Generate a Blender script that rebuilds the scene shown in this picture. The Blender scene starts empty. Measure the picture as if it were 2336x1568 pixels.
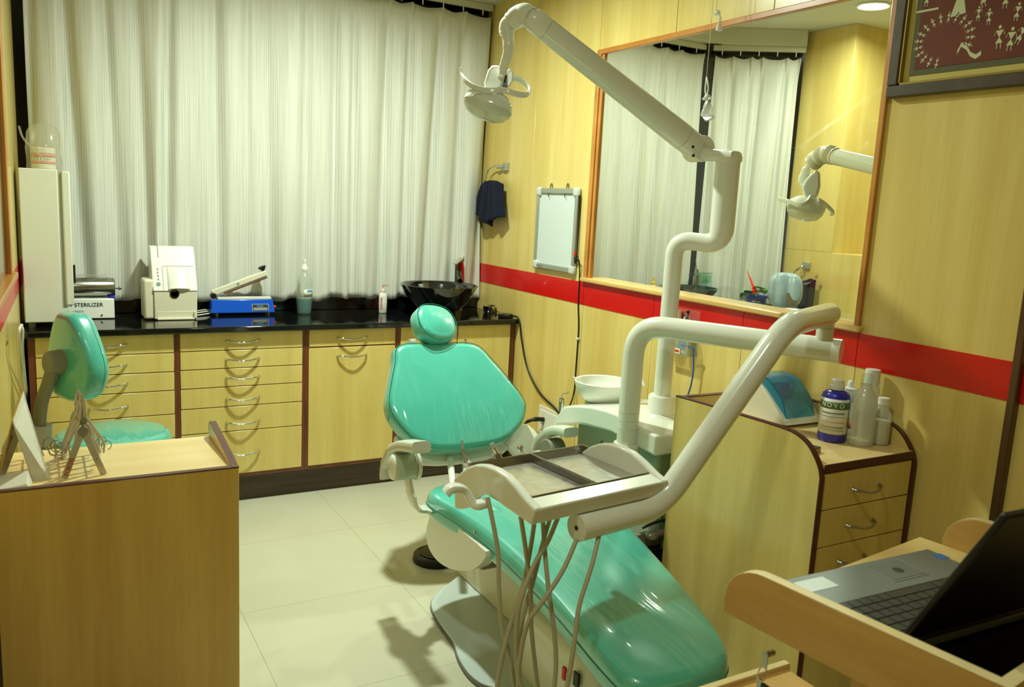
import bpy, bmesh, math, random
from mathutils import Vector, Matrix
random.seed(7)
C = bpy.context.scene.collection
V = Vector
PI = math.pi
# ------------------------------------------------------------------ camera geometry (photo 2336x1568)
FPX = 1900.0
RC = Matrix(((0.87060711, 0.03673687, -0.4906054), (-0.48935055, 0.1676037, -0.85583003), (0.05078677, 0.98516973, 0.16389418)))
CAM = V((0, 0, 1.5))

def P(px, py, x=None, y=None, z=None):
    """point of the room on the plane x=, y= or z= that the photo shows at (px, py)"""
    d = RC @ V(((px - 1168) / FPX, -(py - 784) / FPX, -1.0))
    if x is not None: t = x / d.x
    elif y is not None: t = y / d.y
    else: t = (z - 1.5) / d.z
    return CAM + d * t

# ------------------------------------------------------------------ mesh building
ORG = {}

def perp(d):
    d = d.normalized()
    a = V((0, 0, 1)) if abs(d.z) < 0.9 else V((1, 0, 0))
    u = d.cross(a).normalized()
    return u, d.cross(u).normalized()

def catmull(pts, n=6, closed=False):
    pts = [V(p) for p in pts]
    out = []
    m = len(pts)
    rng = range(m) if closed else range(m - 1)
    for i in rng:
        if closed:
            p0, p1, p2, p3 = pts[(i - 1) % m], pts[i], pts[(i + 1) % m], pts[(i + 2) % m]
        else:
            p1, p2 = pts[i], pts[i + 1]
            p0 = pts[i - 1] if i > 0 else p1 * 2 - p2
            p3 = pts[i + 2] if i + 2 < m else p2 * 2 - p1
        for k in range(n):
            t = k / n
            out.append(0.5 * ((2 * p1) + (p2 - p0) * t + (2 * p0 - 5 * p1 + 4 * p2 - p3) * t * t + (3 * p1 - p0 - 3 * p2 + p3) * t ** 3))
    if not closed:
        out.append(pts[-1].copy())
    return out

def rounded_path(pts, rad, n=8):
    """polyline with its inner corners replaced by arcs of about radius rad"""
    pts = [V(p) for p in pts]
    out = [pts[0]]
    for i in range(1, len(pts) - 1):
        a, b, c = pts[i - 1], pts[i], pts[i + 1]
        r = min(rad, (a - b).length * .49, (c - b).length * .49)
        s, e = b + (a - b).normalized() * r, b + (c - b).normalized() * r
        for k in range(n + 1):
            t = k / n
            out.append(s * (1 - t) ** 2 + b * 2 * t * (1 - t) + e * t * t)
    out.append(pts[-1])
    return out

class MB:
    def __init__(s):
        s.v = []; s.f = []; s.uv = None
    def add(s, vs, fs):
        o = len(s.v)
        s.v += [V(q) for q in vs]
        s.f += [tuple(i + o for i in f) for f in fs]
        return s
    def box(s, x0, x1, y0, y1, z0, z1):
        return s.add([(x0, y0, z0), (x1, y0, z0), (x1, y1, z0), (x0, y1, z0), (x0, y0, z1), (x1, y0, z1), (x1, y1, z1), (x0, y1, z1)],
                     [(0, 3, 2, 1), (4, 5, 6, 7), (0, 1, 5, 4), (1, 2, 6, 5), (2, 3, 7, 6), (3, 0, 4, 7)])
    def obox(s, c, u, v, w):
        """box about c with half-axis vectors u, v, w"""
        c, u, v, w = V(c), V(u), V(v), V(w)
        vs = [c - u - v - w, c + u - v - w, c + u + v - w, c - u + v - w, c - u - v + w, c + u - v + w, c + u + v + w, c - u + v + w]
        fs = [(0, 3, 2, 1), (4, 5, 6, 7), (0, 1, 5, 4), (1, 2, 6, 5), (2, 3, 7, 6), (3, 0, 4, 7)]
        if u.cross(v).dot(w) < 0: fs = [f[::-1] for f in fs]
        return s.add(vs, fs)
    def loft(s, rings, caps=True, closed=True):
        n = len(rings[0]); vs = []; fs = []
        for r in rings: vs += r
        for i in range(len(rings) - 1):
            for j in range(n if closed else n - 1):
                k = (j + 1) % n
                fs.append((i * n + j, i * n + k, (i + 1) * n + k, (i + 1) * n + j))
        if caps:
            fs.append(tuple(range(n))[::-1]); fs.append(tuple(range((len(rings) - 1) * n, len(rings) * n)))
        return s.add(vs, fs)
    def cyl(s, p0, p1, r0, r1=None, n=24, caps=True):
        p0, p1 = V(p0), V(p1); r1 = r0 if r1 is None else r1
        u, v = perp(p1 - p0)
        rings = [[p + (u * math.cos(a) + v * math.sin(a)) * r for a in [2 * PI * k / n for k in range(n)]] for p, r in ((p0, r0), (p1, r1))]
        return s.loft(rings, caps)
    def tube(s, pts, r, n=12, caps=True, flat=1.0):
        pts = [V(p) for p in pts]
        m = len(pts)
        rr = r if isinstance(r, (list, tuple)) else [r] * m
        if len(rr) != m: rr = [rr[int(round(i * (len(rr) - 1) / (m - 1)))] for i in range(m)]
        t0 = (pts[1] - pts[0]).normalized()
        u, v = perp(t0)
        rings = []
        for i in range(m):
            t = (pts[min(i + 1, m - 1)] - pts[max(i - 1, 0)])
            if t.length < 1e-9: t = t0.copy()
            t.normalize()
            q = t0.rotation_difference(t)
            u = q @ u; v = q @ v; t0 = t
            rings.append([pts[i] + (u * math.cos(a) + v * math.sin(a) * flat) * rr[i] for a in [2 * PI * k / n for k in range(n)]])
        return s.loft(rings, caps)
    def strap(s, pts, side, w, th, r=0):
        """flat bar along pts: half-width w along 'side', thickness th normal to it"""
        pts = [V(p) for p in pts]; side = V(side).normalized(); m = len(pts); rings = []
        ww = w if isinstance(w, (list, tuple)) else [w] * m
        tt = th if isinstance(th, (list, tuple)) else [th] * m
        for i in range(m):
            t = (pts[min(i + 1, m - 1)] - pts[max(i - 1, 0)]).normalized()
            nn = t.cross(side).normalized()
            k = 16
            ring = []
            for a in range(k):
                ca, sa = math.cos(2 * PI * a / k), math.sin(2 * PI * a / k)
                e = .45
                ring.append(pts[i] + side * ww[i] * math.copysign(abs(ca) ** e, ca) + nn * tt[i] * .5 * math.copysign(abs(sa) ** e, sa))
            rings.append(ring)
        return s.loft(rings)
    def lathe(s, c, prof, n=32, ax=(0, 0, 1), arc=None):
        c = V(c); ax = V(ax).normalized()
        u, v = perp(ax) if abs(ax.z) < .999 else (V((1, 0, 0)), V((0, 1, 0)))
        rings = [[c + ax * h + (u * math.cos(a) + v * math.sin(a)) * max(r, 1e-5) for a in [2 * PI * k / n for k in range(n)]] for r, h in prof]
        return s.loft(rings, True)
    def prism(s, poly, o, u, v, w):
        """polygon (a, b) -> o + a*u + b*v, extruded by vector w"""
        o, u, v, w = V(o), V(u), V(v), V(w)
        r0 = [o + u * a + v * b for a, b in poly]
        r1 = [q + w for q in r0]
        return s.loft([r0, r1])
    def ell(s, c, rx, ry, rz, M=None, n=24, m=14):
        c = V(c); M = M or Matrix.Identity(3)
        rings = []
        for i in range(m + 1):
            th = PI * i / m
            rings.append([c + M @ V((rx * math.sin(th) * math.cos(a), ry * math.sin(th) * math.sin(a), -rz * math.cos(th))) for a in [2 * PI * k / n for k in range(n)]])
        return s.loft(rings, True)
    def build(s, name, mat, parent=None, bevel=0, smooth=True, sub=0, angle=40, origin=None, seg=2, solid=0):
        me = bpy.data.meshes.new(name)
        if parent is not None: o0 = ORG[parent.name]
        elif origin is not None: o0 = V(origin)
        else:
            xs = [q.x for q in s.v]; ys = [q.y for q in s.v]; zs = [q.z for q in s.v]
            o0 = V(((min(xs) + max(xs)) / 2, (min(ys) + max(ys)) / 2, min(zs)))
        me.from_pydata([tuple(q - o0) for q in s.v], [], s.f)
        bm = bmesh.new(); bm.from_mesh(me)
        bmesh.ops.recalc_face_normals(bm, faces=bm.faces)
        bm.to_mesh(me); bm.free()
        if s.uv:
            l = me.uv_layers.new(name='UVMap')
            for lp in me.loops: l.data[lp.index].uv = s.uv[lp.vertex_index]
        me.materials.append(mat)
        if smooth:
            me.polygons.foreach_set('use_smooth', [True] * len(me.polygons))
            if not sub: me.set_sharp_from_angle(angle=math.radians(angle))
        ob = bpy.data.objects.new(name, me); C.objects.link(ob)
        if parent is not None: ob.parent = parent
        else: ob.location = o0
        ORG[ob.name] = o0
        if solid:
            m = ob.modifiers.new('Solid', 'SOLIDIFY'); m.thickness = solid; m.offset = 0
        if bevel:
            m = ob.modifiers.new('Bevel', 'BEVEL'); m.width = bevel; m.segments = seg; m.limit_method = 'ANGLE'; m.angle_limit = math.radians(40); m.harden_normals = False
        if sub:
            m = ob.modifiers.new('Sub', 'SUBSURF'); m.levels = sub; m.render_levels = sub
        return ob

def tag(o, label, cat, group=None, kind=None):
    o['label'] = label; o['category'] = cat
    if group: o['group'] = group
    if kind: o['kind'] = kind
    return o

def thing(name, label, cat, loc, group=None):
    o = bpy.data.objects.new(name, None); C.objects.link(o)
    o.empty_display_size = .05
    o.location = loc; ORG[o.name] = V(loc)
    return tag(o, label, cat, group)

def struct(mb, name, mat, bevel=0, **k):
    o = mb.build(name, mat, origin=(0, 0, 0), bevel=bevel, **k)
    o['kind'] = 'structure'
    return o

def B(x0, x1, y0, y1, z0, z1): return MB().box(x0, x1, y0, y1, z0, z1)

def lettering(txt, o, ux, uy, h, mat, parent, name='lettering', align='LEFT', bold=0, ext=.0006):
    """raised letters of height h starting at o, reading along ux with up along uy"""
    cu = bpy.data.curves.new('txt', 'FONT'); cu.body = txt; cu.size = 1; cu.extrude = 0; cu.align_x = align; cu.offset = bold
    ob = bpy.data.objects.new('txt', cu); C.objects.link(ob)
    dg = bpy.context.evaluated_depsgraph_get()
    me = bpy.data.meshes.new_from_object(ob.evaluated_get(dg))
    bpy.data.objects.remove(ob)
    ux, uy = V(ux).normalized(), V(uy).normalized(); nn = ux.cross(uy)
    k = h / .7
    mb = MB()
    vs = [V(o) + ux * q.co.x * k + uy * q.co.y * k + nn * ext for q in me.vertices]
    mb.add(vs, [tuple(p.vertices) for p in me.polygons])
    bpy.data.meshes.remove(me)
    return mb.build(name, mat, parent, smooth=False)

def cushion(mb, outline, fmap, th, r, crown=.0, dish=0., rb=None, nr=8):
    """soft pad: closed outline (u, v); fmap(u, v, h) -> world; top face at h=0 (+crown), bottom at h=-th"""
    rb = r if rb is None else rb
    n = len(outline); cu = sum(p[0] for p in outline) / n; cv = sum(p[1] for p in outline) / n
    def ring(inset, h, sc=None):
        out = []
        for a, b in outline:
            du, dv = a - cu, b - cv; L = math.hypot(du, dv)
            k = (1 - inset / L) if sc is None else (1 - inset / L) * sc
            out.append(fmap(cu + du * k, cv + dv * k, h))
        return out
    rings = []
    for sc in (.05, .5, .85): rings.append(ring(rb, -th, sc))
    for k in range(6):
        a = -PI / 2 + PI / 2 * k / 5
        rings.append(ring(rb * (1 - math.cos(a)), -th + rb + rb * math.sin(a)))
    for k in range(7):
        a = PI / 2 * k / 6
        rings.append(ring(r * (1 - math.cos(a)), -r + r * math.sin(a)))
    for k in range(1, nr + 1):
        sc = 1 - k / nr * .97
        rings.append(ring(r, crown * (1 - sc ** 2) - dish * math.sin(PI * min(1, (1 - sc) * 1.0)) ** 2, sc))
    mb.loft(rings, True)
    return mb
# ------------------------------------------------------------------ materials
def lin(r, g, b):
    f = lambda c: (c / 255 / 12.92) if c / 255 <= .04045 else ((c / 255 + .055) / 1.055) ** 2.4
    return (f(r), f(g), f(b), 1)

def nmat(name):
    m = bpy.data.materials.new(name); m.use_nodes = True
    nt = m.node_tree; bs = nt.nodes['Principled BSDF']
    return m, nt, bs

def pm(name, col, rough=.5, metal=0, spec=.5, coat=0, bump=0, bscale=200, emit=None, estr=0, trans=0, ior=1.45, sss=0, sheen=0, var=0, vscale=3, coatr=.05):
    m, nt, bs = nmat(name)
    N, L = nt.nodes, nt.links
    bs.inputs['Base Color'].default_value = col
    bs.inputs['Roughness'].default_value = rough
    bs.inputs['Metallic'].default_value = metal
    bs.inputs['Specular IOR Level'].default_value = spec
    bs.inputs['Coat Weight'].default_value = coat
    bs.inputs['Coat Roughness'].default_value = coatr
    bs.inputs['Transmission Weight'].default_value = trans
    bs.inputs['IOR'].default_value = ior
    bs.inputs['Sheen Weight'].default_value = sheen
    if emit:
        bs.inputs['Emission Color'].default_value = emit; bs.inputs['Emission Strength'].default_value = estr
    tc = N.new('ShaderNodeTexCoord')
    nz = N.new('ShaderNodeTexNoise'); nz.inputs['Scale'].default_value = vscale; nz.inputs['Detail'].default_value = 4
    L.new(tc.outputs['Object'], nz.inputs['Vector'])
    if var:
        mx = N.new('ShaderNodeMix'); mx.data_type = 'RGBA'; mx.blend_type = 'MULTIPLY'
        mx.inputs['A'].default_value = col
        cr = N.new('ShaderNodeValToRGB'); cr.color_ramp.elements[0].position = .3; cr.color_ramp.elements[1].position = .7
        cr.color_ramp.elements[0].color = (1 - var, 1 - var, 1 - var, 1)
        L.new(nz.outputs['Fac'], cr.inputs['Fac']); L.new(cr.outputs['Color'], mx.inputs['B'])
        mx.inputs['Factor'].default_value = 1
        L.new(mx.outputs['Result'], bs.inputs['Base Color'])
    else:
        rr = N.new('ShaderNodeMapRange'); rr.inputs['To Min'].default_value = max(.02, rough - .05); rr.inputs['To Max'].default_value = rough + .05
        L.new(nz.outputs['Fac'], rr.inputs['Value']); L.new(rr.outputs['Result'], bs.inputs['Roughness'])
    if bump:
        n2 = N.new('ShaderNodeTexNoise'); n2.inputs['Scale'].default_value = bscale; n2.inputs['Detail'].default_value = 3
        L.new(tc.outputs['Object'], n2.inputs['Vector'])
        b = N.new('ShaderNodeBump'); b.inputs['Strength'].default_value = bump; b.inputs['Distance'].default_value = .002
        L.new(n2.outputs['Fac'], b.inputs['Height']); L.new(b.outputs['Normal'], bs.inputs['Normal'])
    return m

def wood(name, c1, c2, sc=(14, 14, .9), rough=.32, coat=.25, contrast=(.35, .7), fine=.25):
    m, nt, bs = nmat(name); N, L = nt.nodes, nt.links
    tc = N.new('ShaderNodeTexCoord'); mp = N.new('ShaderNodeMapping'); mp.inputs['Scale'].default_value = sc
    L.new(tc.outputs['Object'], mp.inputs['Vector'])
    nz = N.new('ShaderNodeTexNoise'); nz.inputs['Scale'].default_value = 1.0; nz.inputs['Detail'].default_value = 6; nz.inputs['Roughness'].default_value = .55; nz.inputs['Distortion'].default_value = .4
    L.new(mp.outputs['Vector'], nz.inputs['Vector'])
    mp2 = N.new('ShaderNodeMapping'); mp2.inputs['Scale'].default_value = (sc[0] * 12, sc[1] * 12, sc[2] * 7)
    L.new(tc.outputs['Object'], mp2.inputs['Vector'])
    n2 = N.new('ShaderNodeTexNoise'); n2.inputs['Scale'].default_value = 1.0; n2.inputs['Detail'].default_value = 3
    L.new(mp2.outputs['Vector'], n2.inputs['Vector'])
    ad = N.new('ShaderNodeMath'); ad.operation = 'MULTIPLY_ADD'; ad.inputs[1].default_value = fine
    sb = N.new('ShaderNodeMath'); sb.operation = 'SUBTRACT'; sb.inputs[1].default_value = fine * .5
    L.new(n2.outputs['Fac'], ad.inputs[0]); L.new(nz.outputs['Fac'], ad.inputs[2]); L.new(ad.outputs[0], sb.inputs[0])
    cr = N.new('ShaderNodeValToRGB')
    cr.color_ramp.elements[0].position = contrast[0]; cr.color_ramp.elements[1].position = contrast[1]
    cr.color_ramp.elements[0].color = c2; cr.color_ramp.elements[1].color = c1
    L.new(sb.outputs[0], cr.inputs['Fac']); L.new(cr.outputs['Color'], bs.inputs['Base Color'])
    bs.inputs['Roughness'].default_value = rough; bs.inputs['Coat Weight'].default_value = coat; bs.inputs['Coat Roughness'].default_value = .2
    return m

def clear(name, tint=(1, 1, 1, 1), refl=1.0, rough=.02, ior=1.45, body=None, bodyfac=0.0):
    """thin clear pane or film: transparent with a fresnel mirror on top, optionally a milky share"""
    m, nt, bs = nmat(name); N, L = nt.nodes, nt.links
    N.remove(bs)
    out = N['Material Output']
    tr = N.new('ShaderNodeBsdfTransparent'); tr.inputs['Color'].default_value = tint
    gl = N.new('ShaderNodeBsdfGlossy'); gl.inputs['Roughness'].default_value = rough
    lw = N.new('ShaderNodeLayerWeight'); lw.inputs['Blend'].default_value = .5      # schlick: r0 + (1-r0)*facing^5
    pw = N.new('ShaderNodeMath'); pw.operation = 'POWER'; pw.inputs[1].default_value = 5
    L.new(lw.outputs['Facing'], pw.inputs[0])
    r0 = ((ior - 1) / (ior + 1)) ** 2
    ml = N.new('ShaderNodeMath'); ml.operation = 'MULTIPLY_ADD'; ml.inputs[1].default_value = min(1, refl) * (1 - r0) * .8; ml.inputs[2].default_value = r0 * refl
    L.new(pw.outputs[0], ml.inputs[0])
    mx = N.new('ShaderNodeMixShader')
    L.new(ml.outputs[0], mx.inputs['Fac'])
    src = tr.outputs[0]
    if body:
        df = N.new('ShaderNodeBsdfPrincipled'); df.inputs['Base Color'].default_value = body; df.inputs['Roughness'].default_value = .4
        m2 = N.new('ShaderNodeMixShader'); m2.inputs['Fac'].default_value = bodyfac
        L.new(tr.outputs[0], m2.inputs[1]); L.new(df.outputs[0], m2.inputs[2]); src = m2.outputs[0]
    L.new(src, mx.inputs[1]); L.new(gl.outputs[0], mx.inputs[2])
    L.new(mx.outputs[0], out.inputs['Surface'])
    return m

M = {}
WC1, WC2 = lin(228, 206, 130), lin(212, 186, 104)
M['wood'] = wood('maple_laminate', WC1, WC2, sc=(11, 11, .7), rough=.3, coat=.3)
M['wood_front'] = wood('maple_drawer', lin(230, 210, 130), lin(216, 192, 108), sc=(9, 9, .8), rough=.3, coat=.3)
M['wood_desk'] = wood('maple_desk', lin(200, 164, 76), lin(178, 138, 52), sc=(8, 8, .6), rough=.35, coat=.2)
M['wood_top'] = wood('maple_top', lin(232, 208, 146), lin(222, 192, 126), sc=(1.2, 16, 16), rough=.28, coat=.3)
M['wood_trolley'] = wood('beech_trolley', lin(208, 168, 98), lin(188, 146, 78), sc=(10, 1.6, 14), rough=.4, coat=.15)
M['trolley_edge'] = pm('beech_edge_band', lin(226, 204, 150), .4, var=.08, vscale=20)
M['orange'] = wood('orange_window_wood', lin(206, 142, 62), lin(178, 112, 42), sc=(12, 2, 3), rough=.35, coat=.3)
M['sill'] = wood('pale_sill_wood', lin(228, 192, 122), lin(206, 164, 92), sc=(20, 1.5, 20), rough=.35, coat=.3)
M['mahogany'] = wood('mahogany_frame', lin(122, 66, 34), lin(92, 42, 20), sc=(10, 10, 2), rough=.35, coat=.3)
M['brown_edge'] = pm('brown_edge_band', lin(96, 58, 48), .35, var=.2, vscale=12)
M['maroon_edge'] = pm('maroon_edge_band', lin(84, 38, 30), .35, var=.2, vscale=12)
M['kick'] = wood('dark_kickboard', lin(84, 66, 46), lin(58, 44, 30), sc=(2, 14, 40), rough=.4, coat=.1)
M['dark_trim'] = wood('dark_brown_trim', lin(98, 62, 30), lin(60, 36, 18), sc=(10, 10, 2), rough=.4)
M['red'] = pm('red_laminate', lin(206, 16, 12), .3, coat=.2, var=.06, vscale=4)
M['granite'] = pm('black_granite', lin(16, 18, 17), .07, spec=.6, var=.3, vscale=60)
M['night'] = pm('dark_window_glass', lin(7, 7, 9), .08, spec=.5)
M['ceil'] = pm('white_ceiling_paint', lin(214, 216, 206), .8, var=.03)
M['pelmet'] = pm('white_pelmet_paint', lin(206, 208, 194), .6, var=.03)
M['ivory'] = pm('ivory_enamel', lin(228, 230, 218), .22, coat=.4, var=.03)
M['white'] = pm('white_plastic', lin(232, 234, 226), .35, coat=.1)
M['cream'] = pm('cream_plastic', lin(226, 222, 200), .4)
M['greyplastic'] = pm('warm_grey_plastic', lin(176, 176, 158), .4)
M['midgrey'] = pm('grey_shaft_plastic', lin(132, 132, 112), .45)
M['armplastic'] = pm('pale_arm_plastic', lin(210, 212, 198), .3, coat=.3)
M['darkchrome'] = pm('dark_tap_metal', lin(104, 100, 90), .15, metal=1)
M['greenish'] = pm('grey_green_enamel', lin(176, 190, 166), .3, coat=.2)
M['paleplate'] = pm('pale_blue_grey_enamel', lin(196, 208, 206), .3, coat=.3, var=.05)
M['plateedge'] = pm('grey_rubber_edge', lin(110, 116, 112), .6)
M['black'] = pm('black_plastic', lin(18, 18, 18), .35)
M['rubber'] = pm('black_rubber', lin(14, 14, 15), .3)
M['steel'] = pm('stainless_steel', lin(176, 174, 166), .22, metal=1, var=.12, vscale=8)
M['steeltool'] = pm('instrument_steel', lin(198, 194, 180), .4, metal=.65, var=.2, vscale=20)
M['chrome'] = pm('chrome', lin(214, 214, 208), .07, metal=1)
M['alu'] = pm('anodised_aluminium', lin(178, 182, 172), .35, metal=.6)
M['board'] = pm('whiteboard_enamel', lin(206, 216, 216), .18, coat=.3)
M['hose'] = pm('beige_grey_hose', lin(172, 166, 138), .45)
M['blue'] = pm('blue_enamel', lin(10, 84, 208), .25, coat=.4)
M['cobalt'] = pm('cobalt_bottle_plastic', lin(38, 36, 168), .3, coat=.2)
M['label_white'] = pm('paper_label', lin(220, 222, 210), .5)
M['label_green'] = pm('green_label_band', lin(82, 118, 64), .5)
M['label_grey'] = pm('grey_label_print', lin(120, 122, 120), .6)
M['label_dark'] = pm('dark_label_print', lin(40, 42, 44), .6)
M['label_pink'] = pm('pink_label_print', lin(206, 140, 146), .6)
M['label_orange'] = pm('orange_label_print', lin(226, 110, 40), .6)
M['label_purple'] = pm('purple_label_print', lin(84, 52, 128), .6)
M['label_blue'] = pm('blue_label_print', lin(60, 150, 214), .6)
M['redplastic'] = pm('red_plastic', lin(216, 44, 24), .3)
M['redglass'] = pm('red_enamel', lin(176, 18, 26), .2, coat=.5)
M['basin'] = pm('black_glass_basin', lin(10, 14, 13), .05, spec=.8, coat=1)
M['basin_band'] = pm('blue_basin_stripe', lin(34, 66, 84), .12, coat=.6)
M['towel'] = pm('navy_towelling', lin(8, 16, 44), .95, sheen=.0, bump=.8, bscale=420, var=.3, vscale=18)
M['pink'] = pm('pink_gum_acrylic', lin(240, 160, 146), .35, coat=.3)
M['tooth'] = pm('tooth_acrylic', lin(238, 236, 216), .3, coat=.3)
M['leaf'] = pm('green_leaf', lin(84, 180, 50), .4, var=.35, vscale=14)
M['flower'] = pm('red_spathe', lin(226, 28, 20), .35)
M['pot'] = pm('blue_pot_plastic', lin(34, 56, 170), .4)
M['chairblue'] = pm('blue_grey_vinyl', lin(150, 172, 182), .18, coat=.7, bump=.15, bscale=30)
M['tealglass'] = clear('teal_spout_glass', (.6, .85, .74, 1), 1.4, .03)
M['frame'] = wood('dark_picture_frame', lin(82, 64, 36), lin(54, 40, 22), sc=(9, 9, 9), rough=.5, coat=.0)
M['gold'] = pm('gold_fillet', lin(150, 126, 54), .4, metal=.4)
M['mount'] = pm('cream_mount_board', lin(206, 190, 112), .8)
M['mount_green'] = pm('olive_inner_mount', lin(98, 96, 72), .8)
M['art'] = pm('maroon_art_ground', lin(112, 52, 30), .7, var=.25, vscale=5)
M['artwhite'] = pm('white_rice_paint', lin(206, 208, 170), .8)
M['laptop'] = pm('grey_laptop_shell', lin(112, 120, 116), .35, var=.05)
M['palm'] = pm('palmrest_grey', lin(104, 112, 108), .38)
M['key'] = pm('charcoal_key_plastic', lin(52, 56, 52), .45)
M['lid'] = pm('black_laptop_lid', lin(9, 9, 10), .4)
M['sticker'] = pm('silver_sticker', lin(190, 200, 196), .3)
M['stickerblue'] = pm('blue_sticker', lin(40, 120, 200), .35)
M['led'] = pm('red_indicator_light', lin(230, 40, 20), .4, emit=lin(255, 60, 30), estr=4)
M['cardink'] = pm('brown_ink_print', lin(126, 112, 92), .7)
M['paper'] = pm('white_card', lin(222, 220, 204), .6, var=.04)
M['bagblack'] = pm('black_bin_liner', lin(14, 15, 16), .25, bump=1.5, bscale=35)
M['cablewhite'] = pm('white_cable', lin(214, 214, 200), .45)
M['cableblack'] = pm('black_cable', lin(24, 26, 22), .4)
M['cableblue'] = pm('blue_cord', lin(50, 96, 176), .4)
M['pvc'] = pm('grey_valve_metal', lin(150, 146, 130), .35, metal=.5)
M['greenhose'] = pm('green_hose', lin(50, 120, 60), .4)
M['thread'] = pm('pale_nylon_thread', lin(196, 190, 150), .5)
M['lampshell'] = pm('pearl_lamp_shell', lin(226, 230, 220), .12, coat=.8)
M['lampglass'] = clear('lamp_front_cover', (.93, .95, .92, 1), 1.6, .06, body=lin(226, 228, 214), bodyfac=.55)
M['mirror'] = pm('faceted_reflector', lin(228, 226, 206), .12, metal=1)
M['glass'] = clear('window_glass', (.97, .99, .96, 1), 1.0, .0, 1.5)
M['acrylic'] = clear('clear_acrylic', (.95, .96, .93, 1), 1.5, .05, body=lin(220, 222, 210), bodyfac=.10)
M['film'] = clear('clear_plastic_film', (.95, .95, .92, 1), 2.2, .08, body=lin(222, 222, 206), bodyfac=.16)
M['milky'] = clear('milky_bottle_plastic', (.95, .96, .93, 1), 1.5, .15, body=lin(232, 234, 226), bodyfac=.42)
M['bottleclear'] = clear('clear_bottle_plastic', (.95, .98, .95, 1), 1.5, .04, body=lin(220, 226, 214), bodyfac=.14)
M['liquid'] = clear('teal_mouthwash', (.02, .62, .62, 1), 1.0, .02, body=lin(0, 128, 132), bodyfac=.65)
M['bluelid'] = clear('blue_clear_lid', (.42, .80, .90, 1), 1.8, .05, body=lin(80, 170, 200), bodyfac=.3)
M['lens'] = pm('lit_lamp_lens', lin(255, 250, 225), .4, emit=(1, .97, .84, 1), estr=40)

def teal_vinyl():
    m, nt, bs = nmat('teal_vinyl_under_clear_cover'); N, L = nt.nodes, nt.links
    bs.inputs['Base Color'].default_value = lin(70, 190, 164)
    bs.inputs['Roughness'].default_value = .3; bs.inputs['Specular IOR Level'].default_value = .7
    bs.inputs['Coat Weight'].default_value = 1; bs.inputs['Coat Roughness'].default_value = .09; bs.inputs['Coat IOR'].default_value = 1.6
    tc = N.new('ShaderNodeTexCoord')
    mp = N.new('ShaderNodeMapping'); mp.inputs['Scale'].default_value = (16, 2.6, 2.6); mp.inputs['Rotation'].default_value = (0, 0, .12)
    L.new(tc.outputs['Object'], mp.inputs['Vector'])
    nz = N.new('ShaderNodeTexNoise'); nz.inputs['Scale'].default_value = 1; nz.inputs['Detail'].default_value = 2.5; nz.inputs['Roughness'].default_value = .4; nz.inputs['Distortion'].default_value = .3
    L.new(mp.outputs['Vector'], nz.inputs['Vector'])
    b = N.new('ShaderNodeBump'); b.inputs['Strength'].default_value = .6; b.inputs['Distance'].default_value = .03
    L.new(nz.outputs['Fac'], b.inputs['Height'])
    L.new(b.outputs['Normal'], bs.inputs['Coat Normal'])
    n3 = N.new('ShaderNodeTexNoise'); n3.inputs['Scale'].default_value = 5
    L.new(tc.outputs['Object'], n3.inputs['Vector'])
    cr = N.new('ShaderNodeValToRGB'); cr.color_ramp.elements[0].color = lin(60, 172, 154); cr.color_ramp.elements[1].color = lin(78, 190, 172)
    L.new(n3.outputs['Fac'], cr.inputs['Fac']); L.new(cr.outputs['Color'], bs.inputs['Base Color'])
    return m
M['teal'] = teal_vinyl()
M['teal'].node_tree.nodes['Principled BSDF'].inputs['Sheen Weight'].default_value = .12
M['teal_seam'] = pm('teal_seam_thread', lin(24, 110, 88), .5)

def curtain_cloth():
    m, nt, bs = nmat('striped_curtain_cloth'); N, L = nt.nodes, nt.links
    uv = N.new('ShaderNodeUVMap')
    sep = N.new('ShaderNodeSeparateXYZ'); L.new(uv.outputs['UV'], sep.inputs[0])
    def stripes(freq, ph):
        a = N.new('ShaderNodeMath'); a.operation = 'MULTIPLY_ADD'; a.inputs[1].default_value = freq; a.inputs[2].default_value = ph
        L.new(sep.outputs['X'], a.inputs[0])
        s = N.new('ShaderNodeMath'); s.operation = 'SINE'; L.new(a.outputs[0], s.inputs[0]); return s
    s1 = stripes(2 * PI / .0150, 0)
    mp = N.new('ShaderNodeMapping'); mp.inputs['Scale'].default_value = (70, 2, 1); L.new(uv.outputs['UV'], mp.inputs['Vector'])
    nz = N.new('ShaderNodeTexNoise'); nz.inputs['Scale'].default_value = 1; nz.inputs['Detail'].default_value = 3; L.new(mp.outputs['Vector'], nz.inputs['Vector'])
    ad = N.new('ShaderNodeMath'); ad.operation = 'MULTIPLY_ADD'; ad.inputs[1].default_value = .16; L.new(s1.outputs[0], ad.inputs[0]); L.new(nz.outputs['Fac'], ad.inputs[2])
    cr = N.new('ShaderNodeValToRGB'); cr.color_ramp.elements[0].position = .15; cr.color_ramp.elements[1].position = .8
    cr.color_ramp.elements[0].color = lin(190, 192, 182); cr.color_ramp.elements[1].color = lin(224, 224, 216)
    L.new(ad.outputs[0], cr.inputs['Fac']); L.new(cr.outputs['Color'], bs.inputs['Base Color'])
    bs.inputs['Roughness'].default_value = .55; bs.inputs['Sheen Weight'].default_value = .2
    b = N.new('ShaderNodeBump'); b.inputs['Strength'].default_value = .25; b.inputs['Distance'].default_value = .001
    L.new(ad.outputs[0], b.inputs['Height']); L.new(b.outputs['Normal'], bs.inputs['Normal'])
    return m
M['curtain'] = curtain_cloth()

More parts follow.
